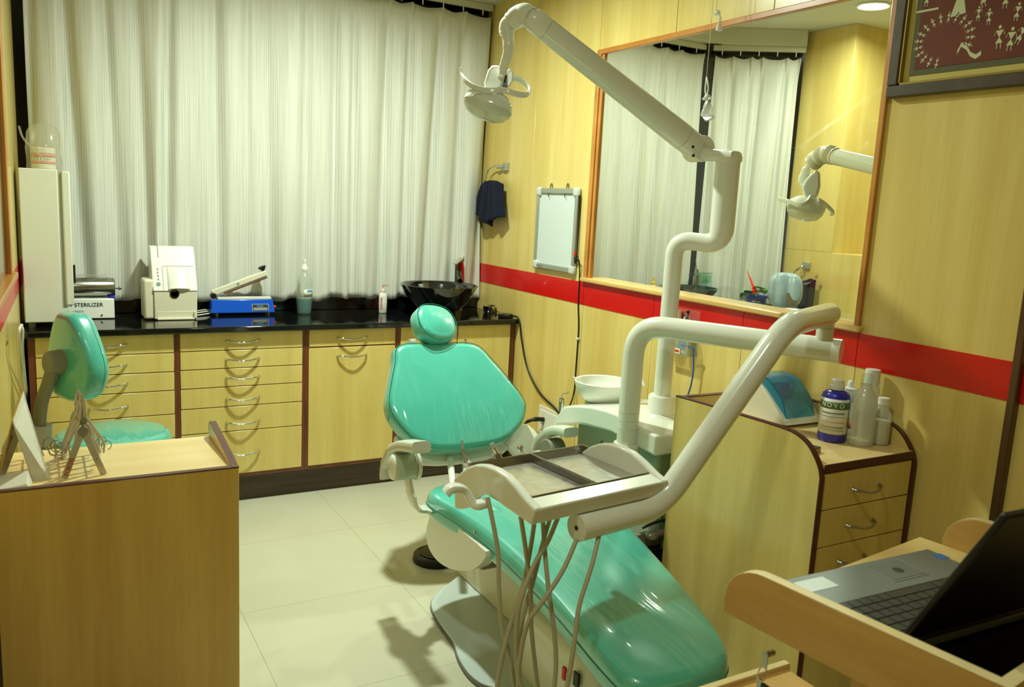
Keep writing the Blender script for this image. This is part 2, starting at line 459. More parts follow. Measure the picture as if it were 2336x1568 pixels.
def floor_tiles():
    m, nt, bs = nmat('cream_vitrified_tiles'); N, L = nt.nodes, nt.links
    tc = N.new('ShaderNodeTexCoord')
    mp = N.new('ShaderNodeMapping'); mp.inputs['Location'].default_value = (-1.2, -2.27, 0); L.new(tc.outputs['Object'], mp.inputs['Vector'])
    br = N.new('ShaderNodeTexBrick'); br.offset = 0; br.inputs['Scale'].default_value = 1; br.inputs['Brick Width'].default_value = .61; br.inputs['Row Height'].default_value = .61
    br.inputs['Mortar Size'].default_value = .0012; br.inputs['Mortar Smooth'].default_value = .1
    br.inputs['Color1'].default_value = lin(206, 204, 182); br.inputs['Color2'].default_value = lin(203, 201, 179); br.inputs['Mortar'].default_value = lin(168, 162, 132)
    L.new(mp.outputs['Vector'], br.inputs['Vector'])
    nz = N.new('ShaderNodeTexNoise'); nz.inputs['Scale'].default_value = 2.5; nz.inputs['Detail'].default_value = 5; L.new(tc.outputs['Object'], nz.inputs['Vector'])
    cr = N.new('ShaderNodeValToRGB'); cr.color_ramp.elements[0].color = (.93, .93, .91, 1); cr.color_ramp.elements[0].position = .3; cr.color_ramp.elements[1].position = .7
    L.new(nz.outputs['Fac'], cr.inputs['Fac'])
    mx = N.new('ShaderNodeMix'); mx.data_type = 'RGBA'; mx.blend_type = 'MULTIPLY'; mx.inputs['Factor'].default_value = 1
    L.new(br.outputs['Color'], mx.inputs['A']); L.new(cr.outputs['Color'], mx.inputs['B']); L.new(mx.outputs['Result'], bs.inputs['Base Color'])
    bs.inputs['Roughness'].default_value = .28
    return m
M['floor'] = floor_tiles()

def tray_metal():
    m, nt, bs = nmat('brushed_tray_steel'); N, L = nt.nodes, nt.links
    bs.inputs['Metallic'].default_value = 1; bs.inputs['Base Color'].default_value = lin(206, 206, 200)
    tc = N.new('ShaderNodeTexCoord'); nz = N.new('ShaderNodeTexNoise'); nz.inputs['Scale'].default_value = 40; nz.inputs['Detail'].default_value = 6
    L.new(tc.outputs['Object'], nz.inputs['Vector'])
    mr = N.new('ShaderNodeMapRange'); mr.inputs['To Min'].default_value = .22; mr.inputs['To Max'].default_value = .42
    L.new(nz.outputs['Fac'], mr.inputs['Value']); L.new(mr.outputs['Result'], bs.inputs['Roughness'])
    return m
M['tray'] = tray_metal()
# ------------------------------------------------------------------ the setting
XR, YB, ZC = 2.31, 4.50, 2.72
def xl(y): return -.112 + (y - 3) * .03          # the left wall runs slightly askew

struct(B(-.5, 5.2, -1.4, 4.7, -.1, 0), 'floor', M['floor'])
struct(B(-.5, 5.2, -1.4, 4.7, ZC, ZC + .1), 'ceiling', M['ceil'])
# back wall: dark night window behind the curtains, black splashback below, white pelmet above
w = struct(B(-.3, 3.95, YB, YB + .1, 0, ZC), 'wall_back', M['night'])
# left wall with its red band and a window frame
mb = MB().prism([(xl(-1.4) - .1, -1.4), (xl(-1.4), -1.4), (xl(YB), YB), (xl(YB) - .1, YB)], (0, 0, 0), (1, 0, 0), (0, 1, 0), (0, 0, ZC))
struct(mb, 'wall_left', M['wood'])
mb = MB().prism([(xl(-1.4) - .01, -1.4), (xl(-1.4) + .002, -1.4), (xl(YB) + .002, YB - .02), (xl(YB) - .01, YB - .02)], (0, 0, 1.037), (1, 0, 0), (0, 1, 0), (0, 0, .11))
struct(mb, 'trim_1', M['red'])
struct(B(-.3, XR + .1, -1.4, -1.3, 0, ZC), 'wall_front', M['wood'])
def lframe(y0, y1, z0, z1, d=.018):
    return [(xl(y0), y0), (xl(y0) + d, y0), (xl(y1) + d, y1), (xl(y1), y1)], z0, z1
fr = MB()
for y0, y1, z0, z1, d in ((3.40, 3.47, 1.17, 2.23, .016), (1.80, 1.87, 1.17, 2.23, .016), (1.8, 3.47, 2.17, 2.23, .016), (1.78, 3.49, 1.15, 1.172, .03)):
    poly, a, b = lframe(y0, y1, z0, z1, d)
    fr.prism(poly, (0, 0, a), (1, 0, 0), (0, 1, 0), (0, 0, b - a))
w2 = struct(fr, 'window_2', M['orange'], bevel=.004)
poly, a, b = lframe(1.86, 3.41, 1.17, 2.18, .004)
MB().prism(poly, (0, 0, a), (1, 0, 0), (0, 1, 0), (0, 0, b - a)).build('pane', M['night'], w2)

# right wall: laminate panels with fine open joints around a big window
OY0, OY1, OZ0, OZ1 = 1.785, 3.30, 1.165, 2.205       # opening
seams = [-1.3, -.3, .70, 1.262, 1.768, 2.28, 2.81, 3.35, 3.905, YB]
mb = MB()
g = .0012
for a, b in zip(seams[:-1], seams[1:]):
    if a >= 1.768 and b <= 3.35:
        mb.box(XR, XR + .03, a + g, b - g, 0, 1.15)
        mb.box(XR, XR + .03, a + g, b - g, 2.215, ZC)
    else:
        mb.box(XR, XR + .03, a + g, b - g, 0, ZC)
struct(mb, 'wall_right', M['wood'], bevel=.0012, seg=1)
mb = MB()
mb.box(XR + .028, XR + .10, -1.4, OY0 - .01, 0, ZC).box(XR + .028, XR + .10, OY1 + .15, YB, 0, ZC)
mb.box(XR + .028, XR + .10, OY0 - .01, OY1 + .15, 0, 1.15).box(XR + .028, XR + .10, OY0 - .01, OY1 + .15, 2.26, ZC)
struct(mb, 'wall_partition', M['wood'])
mb = MB()
for a, b in zip(seams[:-1], seams[1:]): mb.box(XR - .0025, XR + .012, a + g, b - g, 1.037, 1.147)
struct(mb, 'trim_2', M['red'])
# window_1: orange-brown frame, pale sill, glass
fr = MB()
fr.box(XR - .010, XR + .012, OY1 + .026, 3.356, 1.165, 2.232).box(XR - .004, XR + .016, OY1 + .004, OY1 + .024, 1.165, 2.215)
fr.box(XR - .012, XR + .045, 1.765, OY0, 1.165, 2.232)
fr.box(XR - .010, XR + .016, OY0, OY1 + .03, OZ1 + .004, 2.232)
w1 = struct(fr, 'window_1', M['orange'], bevel=.003)
s = MB().box(XR - .024, XR + .112, 1.755, 3.362, 1.15, 1.172).build('window_sill', M['sill'], w1, bevel=.006)
MB().box(XR + .004, XR + .010, OY0 - .004, OY1 + .008, OZ0, OZ1 + .008).build('pane', M['glass'], w1)
struct(B(XR - .022, XR + .004, 1.238, 1.262, 0, ZC), 'trim_3', M['dark_trim'], bevel=.004)

# the neighbouring surgery seen through the window
struct(MB().prism([(3.95, YB), (4.47, 4.10), (4.56, 4.2), (4.05, YB + .1)], (0, 0, 0), (1, 0, 0), (0, 1, 0), (0, 0, ZC)), 'wall_corner', M['night'])
mb = MB().box(4.47, 5.1, -1.4, 4.1, 0, 1.3).box(4.47, 5.1, 3.70, 4.098, 1.3, ZC)
mb.box(4.95, 5.1, -1.4, 3.7, 1.3, ZC)
struct(mb, 'wall_far', M['wood'], bevel=.003)
struct(B(XR + .1, 5.1, -1.4, -1.3, 0, ZC), 'wall_end', M['wood'])
# pelmets above both curtain rails
mb = MB().box(xl(YB), 3.98, YB - .16, YB, 2.615, ZC)
mb.prism([(3.93, YB), (3.85, YB - .08), (4.40, 4.02), (4.47, 4.10)], (0, 0, 2.615), (1, 0, 0), (0, 1, 0), (0, 0, ZC - 2.615))
struct(mb, 'trim_4', M['pelmet'], bevel=.004)

# ------------------------------------------------------------------ lamps the rooms have
def downlight(x, y, label, power, r=.075, size=.13, col=(1, .965, .80)):
    t = thing('ceiling_downlight', label, 'ceiling light', (x, y, ZC), 'recessed ceiling downlights')
    prof = [(r + .022, -.001), (r + .022, -.006), (r + .012, -.010), (r, -.006), (r - .004, -.001)]
    MB().lathe((x, y, ZC), prof, 32).build('trim_ring', M['white'], t)
    MB().lathe((x, y, ZC), [(.0001, -.004), (r - .003, -.004), (r - .003, -.0015), (.0001, -.0015)], 32).build('lens', M['lens'], t)
    l = bpy.data.lights.new('downlight_bulb', 'AREA'); l.shape = 'DISK'; l.size = size; l.energy = power; l.color = col; l.spread = math.radians(165)
    o = bpy.data.objects.new('downlight_bulb', l); C.objects.link(o); o.location = (x, y, ZC - .012)
    return t
LC = (.87, 1, .82)
downlight(1.20, 3.20, 'round ceiling downlight in front of the back cabinets', 54, size=.11, col=LC)
downlight(.62, 1.05, 'round ceiling downlight above the near end of the room', 10, size=.14, col=LC)
q = P(1993, 12, z=ZC)
downlight(q.x, q.y, 'lit round ceiling downlight seen through the window', 19, col=LC)
downlight(3.05, 3.45, 'round ceiling downlight above the blue-grey chair next door', 24, col=LC)
wd = bpy.data.worlds.new('World'); bpy.context.scene.world = wd; wd.use_nodes = True
wd.node_tree.nodes['Background'].inputs[0].default_value = (.9, 1, .75, 1); wd.node_tree.nodes['Background'].inputs[1].default_value = .1

# ------------------------------------------------------------------ curtains and rails
def curtain(name, a, b, z0, z1, label, nf, seed, parent=None):
    """pinch-pleated curtain from a to b (x, y), hanging from z1 to about z0"""
    rnd = random.Random(seed)
    a, b = V((a[0], a[1], 0)), V((b[0], b[1], 0)); L = (b - a).length; ux = (b - a) / L; un = V((ux.y, -ux.x, 0))
    nu, nz = int(nf * 26), 46
    ph = [rnd.uniform(-.32, .32) for _ in range(nf + 3)]; am = [rnd.uniform(.35, 1.5) for _ in range(nf + 3)]
    dr = [rnd.uniform(-.55, .55) for _ in range(nf + 3)]; jag = [rnd.uniform(-.010, .010) for _ in range(nf * 2 + 3)]
    def lerp(t, arr):
        i = int(t); f = t - i; f = f * f * (3 - 2 * f); return arr[i] * (1 - f) + arr[i + 1] * f
    mb = MB(); uv = []
    for j in range(nz + 1):
        k = j / nz                      # 0 at top
        for i in range(nu + 1):
            t = i / nu * nf
            top = max(0, 1 - k / .09)
            p = t + lerp(t, ph) * .9 + lerp(t, dr) * k * .75
            fr = (p + .5) % 1 - .5
            fold = 1 - 2 * math.exp(-(fr / .17) ** 2)
            a_ = lerp(t + k * .8, am)
            d = fold * .022 * a_ * (.35 + .65 * min(1, k * 2.5)) + .010 * math.sin(2 * PI * t * .47 + 1.3 * k + seed) + .003 * math.sin(2 * PI * (p * 2.0 + k * .6)) * k
            if top > 0:
                # pinched heading
                pin = math.exp(-(fr / .07) ** 2)
                d = d * (1 - top) + top * (.004 + .026 * pin)
            else:
                pass
            zb = z0 + lerp(t * 2 if t * 2 < nf * 2 else nf * 2 - .001, jag) + .008 * math.sin(t * 5)
            z = z1 + (zb - z1) * k + (.006 * math.cos(2 * PI * p) * (1 - k))
            q = a + ux * (L * i / nu + .012 * math.sin(2 * PI * p) * k) + un * d
            q.z = z
            mb.v.append(q); uv.append((L * 1.6 * i / nu, z))
    for j in range(nz):
        for i in range(nu):
            o = j * (nu + 1) + i
            mb.f.append((o, o + 1, o + nu + 2, o + nu + 1))
    mb.uv = uv
    o = mb.build(name, M['curtain'], angle=180, solid=.0016)
    return tag(o, label, 'curtain', 'striped curtains')
ZR = 2.585
curtain('window_curtain', (-.020, 4.435), (2.295, 4.435), .945, 2.545, 'wide pale grey striped curtain hanging behind the black worktop', 15, 3)
curtain('window_curtain', (2.44, 4.44), (3.90, 4.44), .90, 2.545, 'striped curtain left of the dark corner gap, seen through the window', 9, 5)
curtain('window_curtain', (3.965, 4.40), (4.40, 4.065), .90, 2.535, 'narrow striped curtain right of the dark corner gap, seen through the window', 5, 9)
def rail(a, b, label, n):
    a, b = V(a), V(b); u = (b - a).normalized(); nn = V((u.y, -u.x, 0))
    m = (a + b) / 2
    t = thing('curtain_rail', label, 'curtain rail', m, 'curtain rails')
    MB().obox(m, u * ((b - a).length / 2), nn * .012, (0, 0, .017)).build('track', M['pelmet'], t, bevel=.002)
    g = MB()
    for k in range(n):
        q = a + (b - a) * ((k + .5) / n)
        g.cyl(q + V((0, 0, -.016)), q + V((0, 0, -.045)), .004, .003, 8)
    g.build('glider', M['white'], t)['kind'] = 'stuff'
rail((-.03, 4.43, 2.597), (2.30, 4.43, 2.597), 'white curtain rail along the top of the wide curtain', 19)
rail((2.43, 4.43, 2.597), (3.90, 4.43, 2.597), 'white curtain rail of the next room, left of its corner', 10)
rail((3.95, 4.405, 2.597), (4.42, 4.045, 2.597), 'short white curtain rail of the next room, right of its corner', 5)
# ------------------------------------------------------------------ back run of cabinets
def bow_handle(c, u, out, w, parent, mat=None, drop=(0, 0, 0), r=.0048):
    c, u, out, drop = V(c), V(u).normalized(), V(out).normalized(), V(drop)
    pts = [c - u * w / 2, c - u * w * .47 + out * .012, c - u * w * .36 + out * .021, c - u * w * .18 + out * .029 + drop, c + out * .032 + drop * 1.2,
           c + u * w * .18 + out * .029 + drop, c + u * w * .36 + out * .021, c + u * w * .47 + out * .012, c + u * w / 2]
    pp = catmull(pts, 4)
    m = len(pp)
    rr = [r * (1.55 - .75 * math.sin(PI * min(1, max(0, (i / (m - 1))))) ** .5) for i in range(m)]
    return MB().tube(pp, rr, 10).build('handle', mat or M['chrome'], parent)

YF = 3.985
def drawer(root, x0, x1, z0, z1, hx=None, hz=None, hw=.15, name='drawer', g=.002):
    d = B(x0 + g, x1 - g, YF, YF + .02, z0 + g, z1 - g).build(name, M['wood_front'], root, bevel=.0015, seg=1)
    if hx is not None:
        bow_handle((hx, YF, hz), (1, 0, 0), (0, -1, 0), hw, d, drop=(0, 0, -.004))
    return d
G = 'cabinet units under the black worktop'
def carcass(x0, x1, label):
    t = thing('cabinet_unit', label, 'cabinet', ((x0 + x1) / 2, 4.22, .135), G)
    B(x0, x1, YF + .004, 4.46, .135, .85).build('body', M['mahogany'], t, bevel=.001, seg=1)
    return t
t = carcass(-.055, .531, 'drawer cabinet at the left end of the worktop, partly behind the stool')
zz = [.848, .760, .672, .585, .473, .36, .152]
hz = [.806, .716, .629, .525, .41, .257]
for k in range(6): drawer(t, -.030, .520, zz[k + 1], zz[k], .245, hz[k])
t = carcass(.531, 1.122, 'six-drawer cabinet unit under the blue heat sealer')
zz = [.848, .762, .675, .586, .490, .368, .152]
hz = [.806, .718, .630, .527, .411, .257]
for k in range(6): drawer(t, .543, 1.108, zz[k + 1], zz[k], .822, hz[k])
t = carcass(1.122, 1.603, 'cabinet unit with one drawer over one tall door')
drawer(t, 1.137, 1.590, .760, .848, 1.357, .803)
d = drawer(t, 1.137, 1.590, .152, .757, 1.357, .712, name='door')
t = carcass(1.603, 2.300, 'two-door cabinet unit behind the headrest of the dental chair')
for x0, x1, hx in ((1.617, 1.944, 1.907), (1.946, 2.272, 1.992)):
    d = drawer(t, x0, x1, .152, .848, name='door')
    bow_handle((hx, YF, .70), (0, 0, 1), (0, -1, 0), .13, d)
struct(B(-.05, 2.30, 4.04, 4.45, 0, .135), 'baseboard_back', M['kick'])
t = thing('worktop', 'glossy black granite worktop along the back wall', 'worktop', (1.12, 4.2, .85))
B(-.068, 2.305, 3.952, 4.495, .85, .878).build('slab', M['granite'], t, bevel=.006, seg=3)
struct(B(-.066, 2.305, 4.470, 4.499, .879, .955), 'trim_5', M['granite'], bevel=.002)
ZT = .878

# ------------------------------------------------------------------ things on the black worktop
def pxx(px, py, y): return P(px, py, y=y).x
def pxz(px, py, y): return P(px, py, y=y).z
# tall white cabinet
y0 = 4.06
x0, x1 = -.062, pxx(137, 560, y0)
zb, zt = ZT + .022, pxz(90, 385, y0)
t = thing('sterilizing_cabinet', 'tall narrow white enamel cabinet at the left end of the worktop', 'cabinet', ((x0 + x1) / 2, y0 + .1, ZT))
B(x0, x1, y0, y0 + .19, zb, zt).build('body', M['ivory'], t, bevel=.004)
dx0, dx1 = pxx(146, 560, y0), pxx(165, 560, y0)
B(dx0, dx1, y0 + .004, y0 + .19, pxz(160, 698, y0), pxz(155, 391, y0)).build('door', M['ivory'], t, bevel=.006)
B(x1 - .01, dx0 + .004, y0 + .015, y0 + .18, zb + .06, zt - .006).build('gasket', M['greyplastic'], t)
MB().obox((dx1 + .005, y0 + .06, (zb + zt) / 2 - .12), (.005, 0, 0), (0, .01, 0), (0, 0, .04)).build('handle', M['black'], t, bevel=.002)
for fx, fy in ((x0 + .025, y0 + .03), (x1 - .025, y0 + .03), (x0 + .025, y0 + .16), (x1 - .025, y0 + .16)):
    MB().cyl((fx, fy, ZT), (fx, fy, zb + .001), .013, .016, 16).build('foot', M['midgrey'], t)
# teeth model in a clear bag on top of it
bx, by = pxx(100, 380, 4.13), 4.13
t = thing('teeth_model', 'model of teeth with pink gums on top of the tall white cabinet', 'dental model', (bx, by, zt))
mb = MB()
def arch(cx, cy, z, r0, r1, h, n=18):
    ring = []
    mbx = MB()
    outer = [(cx + r1 * math.cos(a), cy + .02 - r1 * 1.1 * math.sin(a)) for a in [PI * k / n for k in range(n + 1)]]
    inner = [(cx + r0 * math.cos(a), cy + .02 - r0 * 1.1 * math.sin(a)) for a in [PI * k / n for k in range(n, -1, -1)]]
    return mbx.prism(outer + inner, (0, 0, z), (1, 0, 0), (0, 1, 0), (0, 0, h))
arch(bx, by, zt, .0, .046, .022).build('base', M['tooth'], t, bevel=.004)
arch(bx, by, zt + .064, .0, .046, .026).build('upper_base', M['tooth'], t, bevel=.004)
arch(bx, by, zt + .022, .022, .047, .013).build('gum', M['pink'], t, bevel=.004)
arch(bx, by, zt + .052, .022, .047, .013).build('gum', M['pink'], t, bevel=.004)
for zr in (.0355, .0435):
    for k in range(12):
        a = PI * (k + .5) / 12
        MB().ell((bx + .040 * math.cos(a), by + .02 - .044 * math.sin(a), zt + zr), .0062, .0062, .0062, n=10, m=6).build('tooth', M['tooth'], t)
# clear bag/jar over it, with curled strap
o = MB().tube(catmull([(bx - .085, by - .01, zt + .17), (bx - .07, by - .03, zt + .12), (bx - .03, by - .055, zt + .075), (bx + .0, by - .06, zt + .045), (bx + .02, by - .058, zt + .040)], 6), .0042, 8).build('plastic_strap', M['film'])
tag(o, 'clear bent plastic strap leaning over the teeth model', 'strap')
mb = MB()
rings = []
for h, rx, ry, off in ((.001, .064, .055, 0), (.03, .066, .056, 0), (.085, .064, .055, 0), (.11, .064, .05, 0), (.15, .062, .035, .002), (.175, .05, .022, .004), (.19, .02, .012, .004)):
    rings.append([V((bx + off + rx * math.cos(a) * (1 + .05 * math.sin(5 * a + h * 60)), by + ry * math.sin(a) * (1 + .05 * math.cos(4 * a + h * 40)), zt + h)) for a in [2 * PI * k / 40 for k in range(40)]])
mb.loft(rings, False)
tag(mb.build('plastic_bag', M['film']), 'crumpled clear plastic bag over the teeth model', 'bag')

# bead sterilizer
ys = 4.285
xa, xb = .055, pxx(262, 714, ys)
zs = pxz(240, 673, ys) 
zs = ZT + .094
t = thing('sterilizer', 'white sterilizer with a shiny metal drum between the tall cabinet and the film box', 'sterilizer', ((xa + xb) / 2, ys + .06, ZT))
MB().prism([(ys, ZT + .002), (ys + .018, zs), (ys + .13, zs), (ys + .13, ZT + .002)], (xa, 0, 0), (0, 1, 0), (0, 0, 1), (xb - xa, 0, 0)).build('base', M['white'], t, bevel=.005)
zc = zs + .048
MB().lathe((xa + .01, ys + .065, zc), [(.001, 0), (.040, 0), (.045, .004), (.045, xb - xa - .01), (.041, xb - xa - .004), (.001, xb - xa - .004)], 40, ax=(1, 0, 0)).build('drum', M['steel'], t)
MB().lathe((xb + .005, ys + .065, zc - .004), [(.001, 0), (.005, 0), (.005, .012), (.009, .02), (.007, .03), (.001, .034)], 20, ax=(1, 0, 0)).build('knob', M['chrome'], t)
B(xb - .02, xb + .004, ys + .03, ys + .1, zs - .02, zs + .012).build('end_cap', M['cobalt'], t, bevel=.003)
fu = V((0, .018, .092)).normalized()
lettering('UV STERILIZER', (xa + .040, ys + .0105, ZT + .058), (1, 0, 0), fu, .017, M['label_dark'], t, bold=.012, ext=.0012)
lettering('DIGITAL', (xa + .078, ys + .0062, ZT + .034), (1, 0, 0), fu, .0075, M['label_grey'], t, ext=.0012)
MB().cyl((xb - .055, ys + .0045, ZT + .018), (xb - .055, ys - .002, ZT + .018), .0036, n=12).build('screw', M['black'], t)
tag(MB().obox(((xa + xb) / 2 + .01, ys + .066, zc + .0475), ((xb - xa) / 2 - .03, 0, 0), (0, .03, 0), (0, 0, .0012)).tube(catmull([(xa + .04, ys + .04, zc + .05), (xa + .12, ys + .042, zc + .060), (xb - .06, ys + .045, zc + .056), (xb - .03, ys + .05, zc + .062)], 5), .004, 6).build('plastic_film', M['film']), 'crumpled clear film lying on the sterilizer drum', 'plastic film')

# white film processor with sloping lid
yx = 4.205
xL, xM, xQ = pxx(329, 700, yx), pxx(352, 690, yx), pxx(450, 690, yx)
z1 = pxz(400, 665, yx)
z2 = z1 + .205
t = thing('film_processor', 'white desktop film box with a tall sloping lid and a round port', 'film processor', ((xL + xQ) / 2, yx + .1, ZT))
MB().prism([(yx, ZT + .004), (yx, z1), (yx + .165, z1), (yx + .165, ZT + .004)], (xM, 0, 0), (0, 1, 0), (0, 0, 1), (xQ - xM, 0, 0)).build('body', M['cream'], t, bevel=.004)
lid = MB().prism([(yx - .004, z1 + .001), (yx - .002, z1 + .006), (yx + .10, z2), (yx + .165, z2), (yx + .165, z1 + .001)], (xM - .004, 0, 0), (0, 1, 0), (0, 0, 1), (xQ - xM + .006, 0, 0)).build('lid', M['white'], t, bevel=.004)
sl = V((0, .102, z2 - z1 - .006)).normalized(); sn = V((0, -sl.z, sl.y))
sp = lambda a, b, h=0: V((xM + a * (xQ - xM), yx - .002, z1 + .006)) + sl * b + sn * h
hump = []
for k in range(13):
    a = PI * k / 12
    hump.append((.48 - .26 * math.cos(a) + .1, .012 * math.sin(a)))
mb = MB().loft([[sp(a, b, h * s) for a, h in hump] for b, s in ((.002, 1.5), (.06, 1.3), (.10, 1.0), (.118, .25))], True)
mb.build('film_hump', M['white'], lid)
MB().obox(sp(.15, .20, .0004), (.0014, 0, 0), sl * .035, sn * .0012).build('slot', M['label_grey'], lid)
MB().obox(sp(.60, .122, .0002), ((xQ - xM) * .37, 0, 0), sl * .0009, sn * .0008).obox(sp(.22, .06, .0002), (.0008, 0, 0), sl * .06, sn * .0008).build('seam', M['label_grey'], lid)
MB().cyl(sp(.11, .03, 0), sp(.11, .03, .002), .0095, n=20).build('button', pm('teal_grey_button', lin(96, 128, 132), .4), lid)
mb = MB()
for k in range(4): mb.obox(sp(.115, .055 + k * .017, .0006), (.0028, 0, 0), sl * .0045, sn * .0006)
mb.build('printed_marks', M['label_grey'], lid)
B(xL, xM + .002, yx + .008, yx + .15, ZT + .004, z1 + .055).build('side_tank', M['cream'], t, bevel=.012, seg=4)
cx = xM + (xQ - xM) * .47
MB().lathe((cx, yx - .001, z1 - .012), [(.021, -.001), (.021, .002), (.016, .003), (.012, -.004), (.001, -.004)], 28, ax=(0, -1, 0)).build('port', M['black'], t)
B(xM + .012, xQ - .008, yx - .012, yx + .01, ZT + .002, ZT + .01).box(xQ - .016, xQ - .008, yx - .012, yx + .01, ZT + .002, ZT + .042).box(xM + .012, xQ - .008, yx - .001, yx + .01, ZT + .002, ZT + .042).build('film_tray', M['cream'], t, bevel=.0015)
B(xQ + .002, xQ + .010, yx + .06, yx + .10, z1 - .03, z1 + .03).build('hinge', M['label_blue'], t)

# blue impulse sealer
yh = 4.315
xa, xb = pxx(482, 708, yh), pxx(628, 706, yh)
t = thing('heat_sealer', 'blue enamel heat sealer with a raised white arm', 'heat sealer', ((xa + xb) / 2, yh + .045, ZT))
hb = .082
mb = MB()
r0 = [V((xa, yh, ZT + .012)), V((xb, yh, ZT + .012)), V((xb, yh + .085, ZT + .012)), V((xa, yh + .085, ZT + .012))]
r1 = [V((xa + .006, yh + .016, ZT + .012 + hb * .82)), V((xb - .010, yh + .016, ZT + .012 + hb * .82)), V((xb - .010, yh + .070, ZT + .012 + hb * .82)), V((xa + .006, yh + .070, ZT + .012 + hb * .82))]
mb.loft([r0, r1]).build('base', M['blue'], t, bevel=.004, seg=3)
zt2 = ZT + .012 + hb * .82
B(xa + .035, xb - .015, yh + .022, yh + .064, zt2 - .001, zt2 + .010).build('sealing_bar', M['cream'], t, bevel=.002)
B(xa + .045, xb - .03, yh + .016, yh + .024, zt2 - .012, zt2 - .001).build('cutter_strip', M['midgrey'], t)
hy = yh + .043
MB().cyl((xa + .017, hy - .02, zt2 + .018), (xa + .017, hy + .02, zt2 + .018), .014, n=24).build('hinge', M['black'], t, bevel=.002)
pa, pb = V((xa + .012, hy, zt2 + .030)), V(P(608, 622, y=hy))
ud = (pb - pa).normalized(); wn = V((-ud.z, 0, ud.x)); 
arm = MB().obox((pa + pb) / 2, ud * ((pb - pa).length / 2), (0, .014, 0), wn * .014).build('arm', M['cream'], t, bevel=.004)
MB().obox((pa + pb) / 2 + ud * .022 - wn * .0165, ud * ((pb - pa).length / 2 - .03), (0, .010, 0), wn * .0022).build('rubber_strip', M['midgrey'], arm)
MB().obox((pa + pb) / 2 + ud * .024 - wn * .025, ud * ((pb - pa).length / 2 - .03), (0, .010, 0), wn * .0022).build('heating_strip', pm('brown_heating_band', lin(128, 58, 34), .5), arm)
MB().cyl((pa + pb) / 2 + V((0, -.0145, 0)) - ud * .012, (pa + pb) / 2 + V((0, -.0155, 0)) - ud * .012, .006, n=16).build('rivet', M['alu'], arm)
kb = pb - ud * .012 + wn * .014
MB().lathe(kb, [(.006, -.004), (.010, .006), (.019, .016), (.021, .022), (.017, .025), (.001, .026)], 24, ax=tuple(wn)).build('knob', M['black'], arm)
lx0, lx1 = pxx(576, 690, yh), pxx(613, 690, yh)
lab = MB().obox(((lx0 + lx1) / 2, yh + .0060, ZT + .038), ((lx1 - lx0) / 2, 0, 0), V((0, .016, hb * .82)).normalized() * .018, (0, -.0008, 0)).build('rating_plate', M['label_dark'], t)
fv = V((0, .016, hb * .82)).normalized(); fo = lambda px, dz: V((px, yh + .0046 + dz * .2, ZT + .038 + dz))
mb = MB()
for a, b, c, d in ((lx0, lx1, -.0176, -.0164), (lx0, lx1, .0164, .0176)):
    mb.obox(((a + b) / 2, yh + .0052 + (c + .0006) * .2, ZT + .038 + (c + d) / 2), ((b - a) / 2, 0, 0), fv * .0007, (0, -.0006, 0))
for xq in (lx0, lx1): mb.obox((xq, yh + .0052, ZT + .038), (.0007, 0, 0), fv * .0176, (0, -.0006, 0))
for k in range(3): mb.obox(((lx0 + lx1) / 2, yh + .0050 + (-.002 - k * .005) * .2, ZT + .038 - .002 - k * .005), ((lx1 - lx0) / 2 - .006, 0, 0), fv * .0009, (0, -.0006, 0))
mb.build('printed_lines', M['label_white'], lab)
lettering('Haier', ((lx0 + lx1) / 2, yh + .0050 + .004 * .2, ZT + .038 + .003), (1, 0, 0), fv, .0105, M['label_blue'], lab, align='CENTER', bold=.02)
MB().ell((xb + .004, yh + .03, ZT + .038), .008, .008, .008).build('pilot_lamp', M['redplastic'], t)
for fx, fy in ((xa + .03, yh + .015), (xb - .03, yh + .015), (xa + .03, yh + .07), (xb - .03, yh + .07)):
    MB().cyl((fx, fy, ZT), (fx, fy, ZT + .0125), .005, n=12).build('foot', M['greyplastic'], t)
pts = lambda dz, dy: catmull([(xQ - .01, yx + .09 + dy, ZT + .006), (xQ + .012, yx + .11 + dy, ZT + .006 + dz), (xa - .01, yh + .04 + dy, ZT + .008 + dz), (xa + .006, yh + .05 + dy, ZT + .012)], 5)
tag(MB().tube(pts(.008, .01), .0032, 8).tube(pts(0, -.012), .0032, 8).tube(pts(.014, .03), .0028, 8).build('power_cable', M['cablewhite']), 'white power cords on the worktop between film box and blue sealer', 'cable')

# mouthwash bottle
ym = 4.33; xm = pxx(694, 700, ym)
t = thing('mouthwash_bottle', 'clear pump bottle a third full of teal mouthwash', 'bottle', (xm, ym, ZT))
bp = [(.001, .001), (.034, .001), (.036, .006), (.037, .02), (.041, .06), (.042, .085), (.041, .12), (.041, .16), (.036, .19), (.024, .21), (.014, .222), (.0135, .234), (.001, .234)]
MB().lathe((xm, ym, ZT), bp, 40).build('bottle', M['bottleclear'], t)
MB().lathe((xm, ym, ZT), [(.001, .004), (.032, .004), (.0345, .008), (.0355, .02), (.0395, .06), (.0405, .083), (.001, .0835)], 40).build('liquid', M['liquid'], t)
MB().lathe((xm, ym, ZT), [(.001, .23), (.0165, .23), (.0175, .234), (.0165, .246), (.011, .252), (.009, .268), (.0095, .270), (.0095, .285), (.001, .287)], 28).build('spray_cap', M['white'], t)
lb = []
for h in (.095, .132):
    lb.append([V((xm + .0424 * math.cos(a), ym + .0424 * math.sin(a), ZT + h)) for a in [-1.9 + 1.35 * k / 10 for k in range(11)]])
MB().loft(lb, False, False).build('paper_label', M['label_white'], t, solid=.0004)
lb = [[V((xm + .0429 * math.cos(a), ym + .0429 * math.sin(a), ZT + h)) for a in [-1.5 + .85 * k / 10 for k in range(11)]] for h in (.119, .129)]
MB().loft(lb, False, False).build('label_print', M['label_blue'], t)
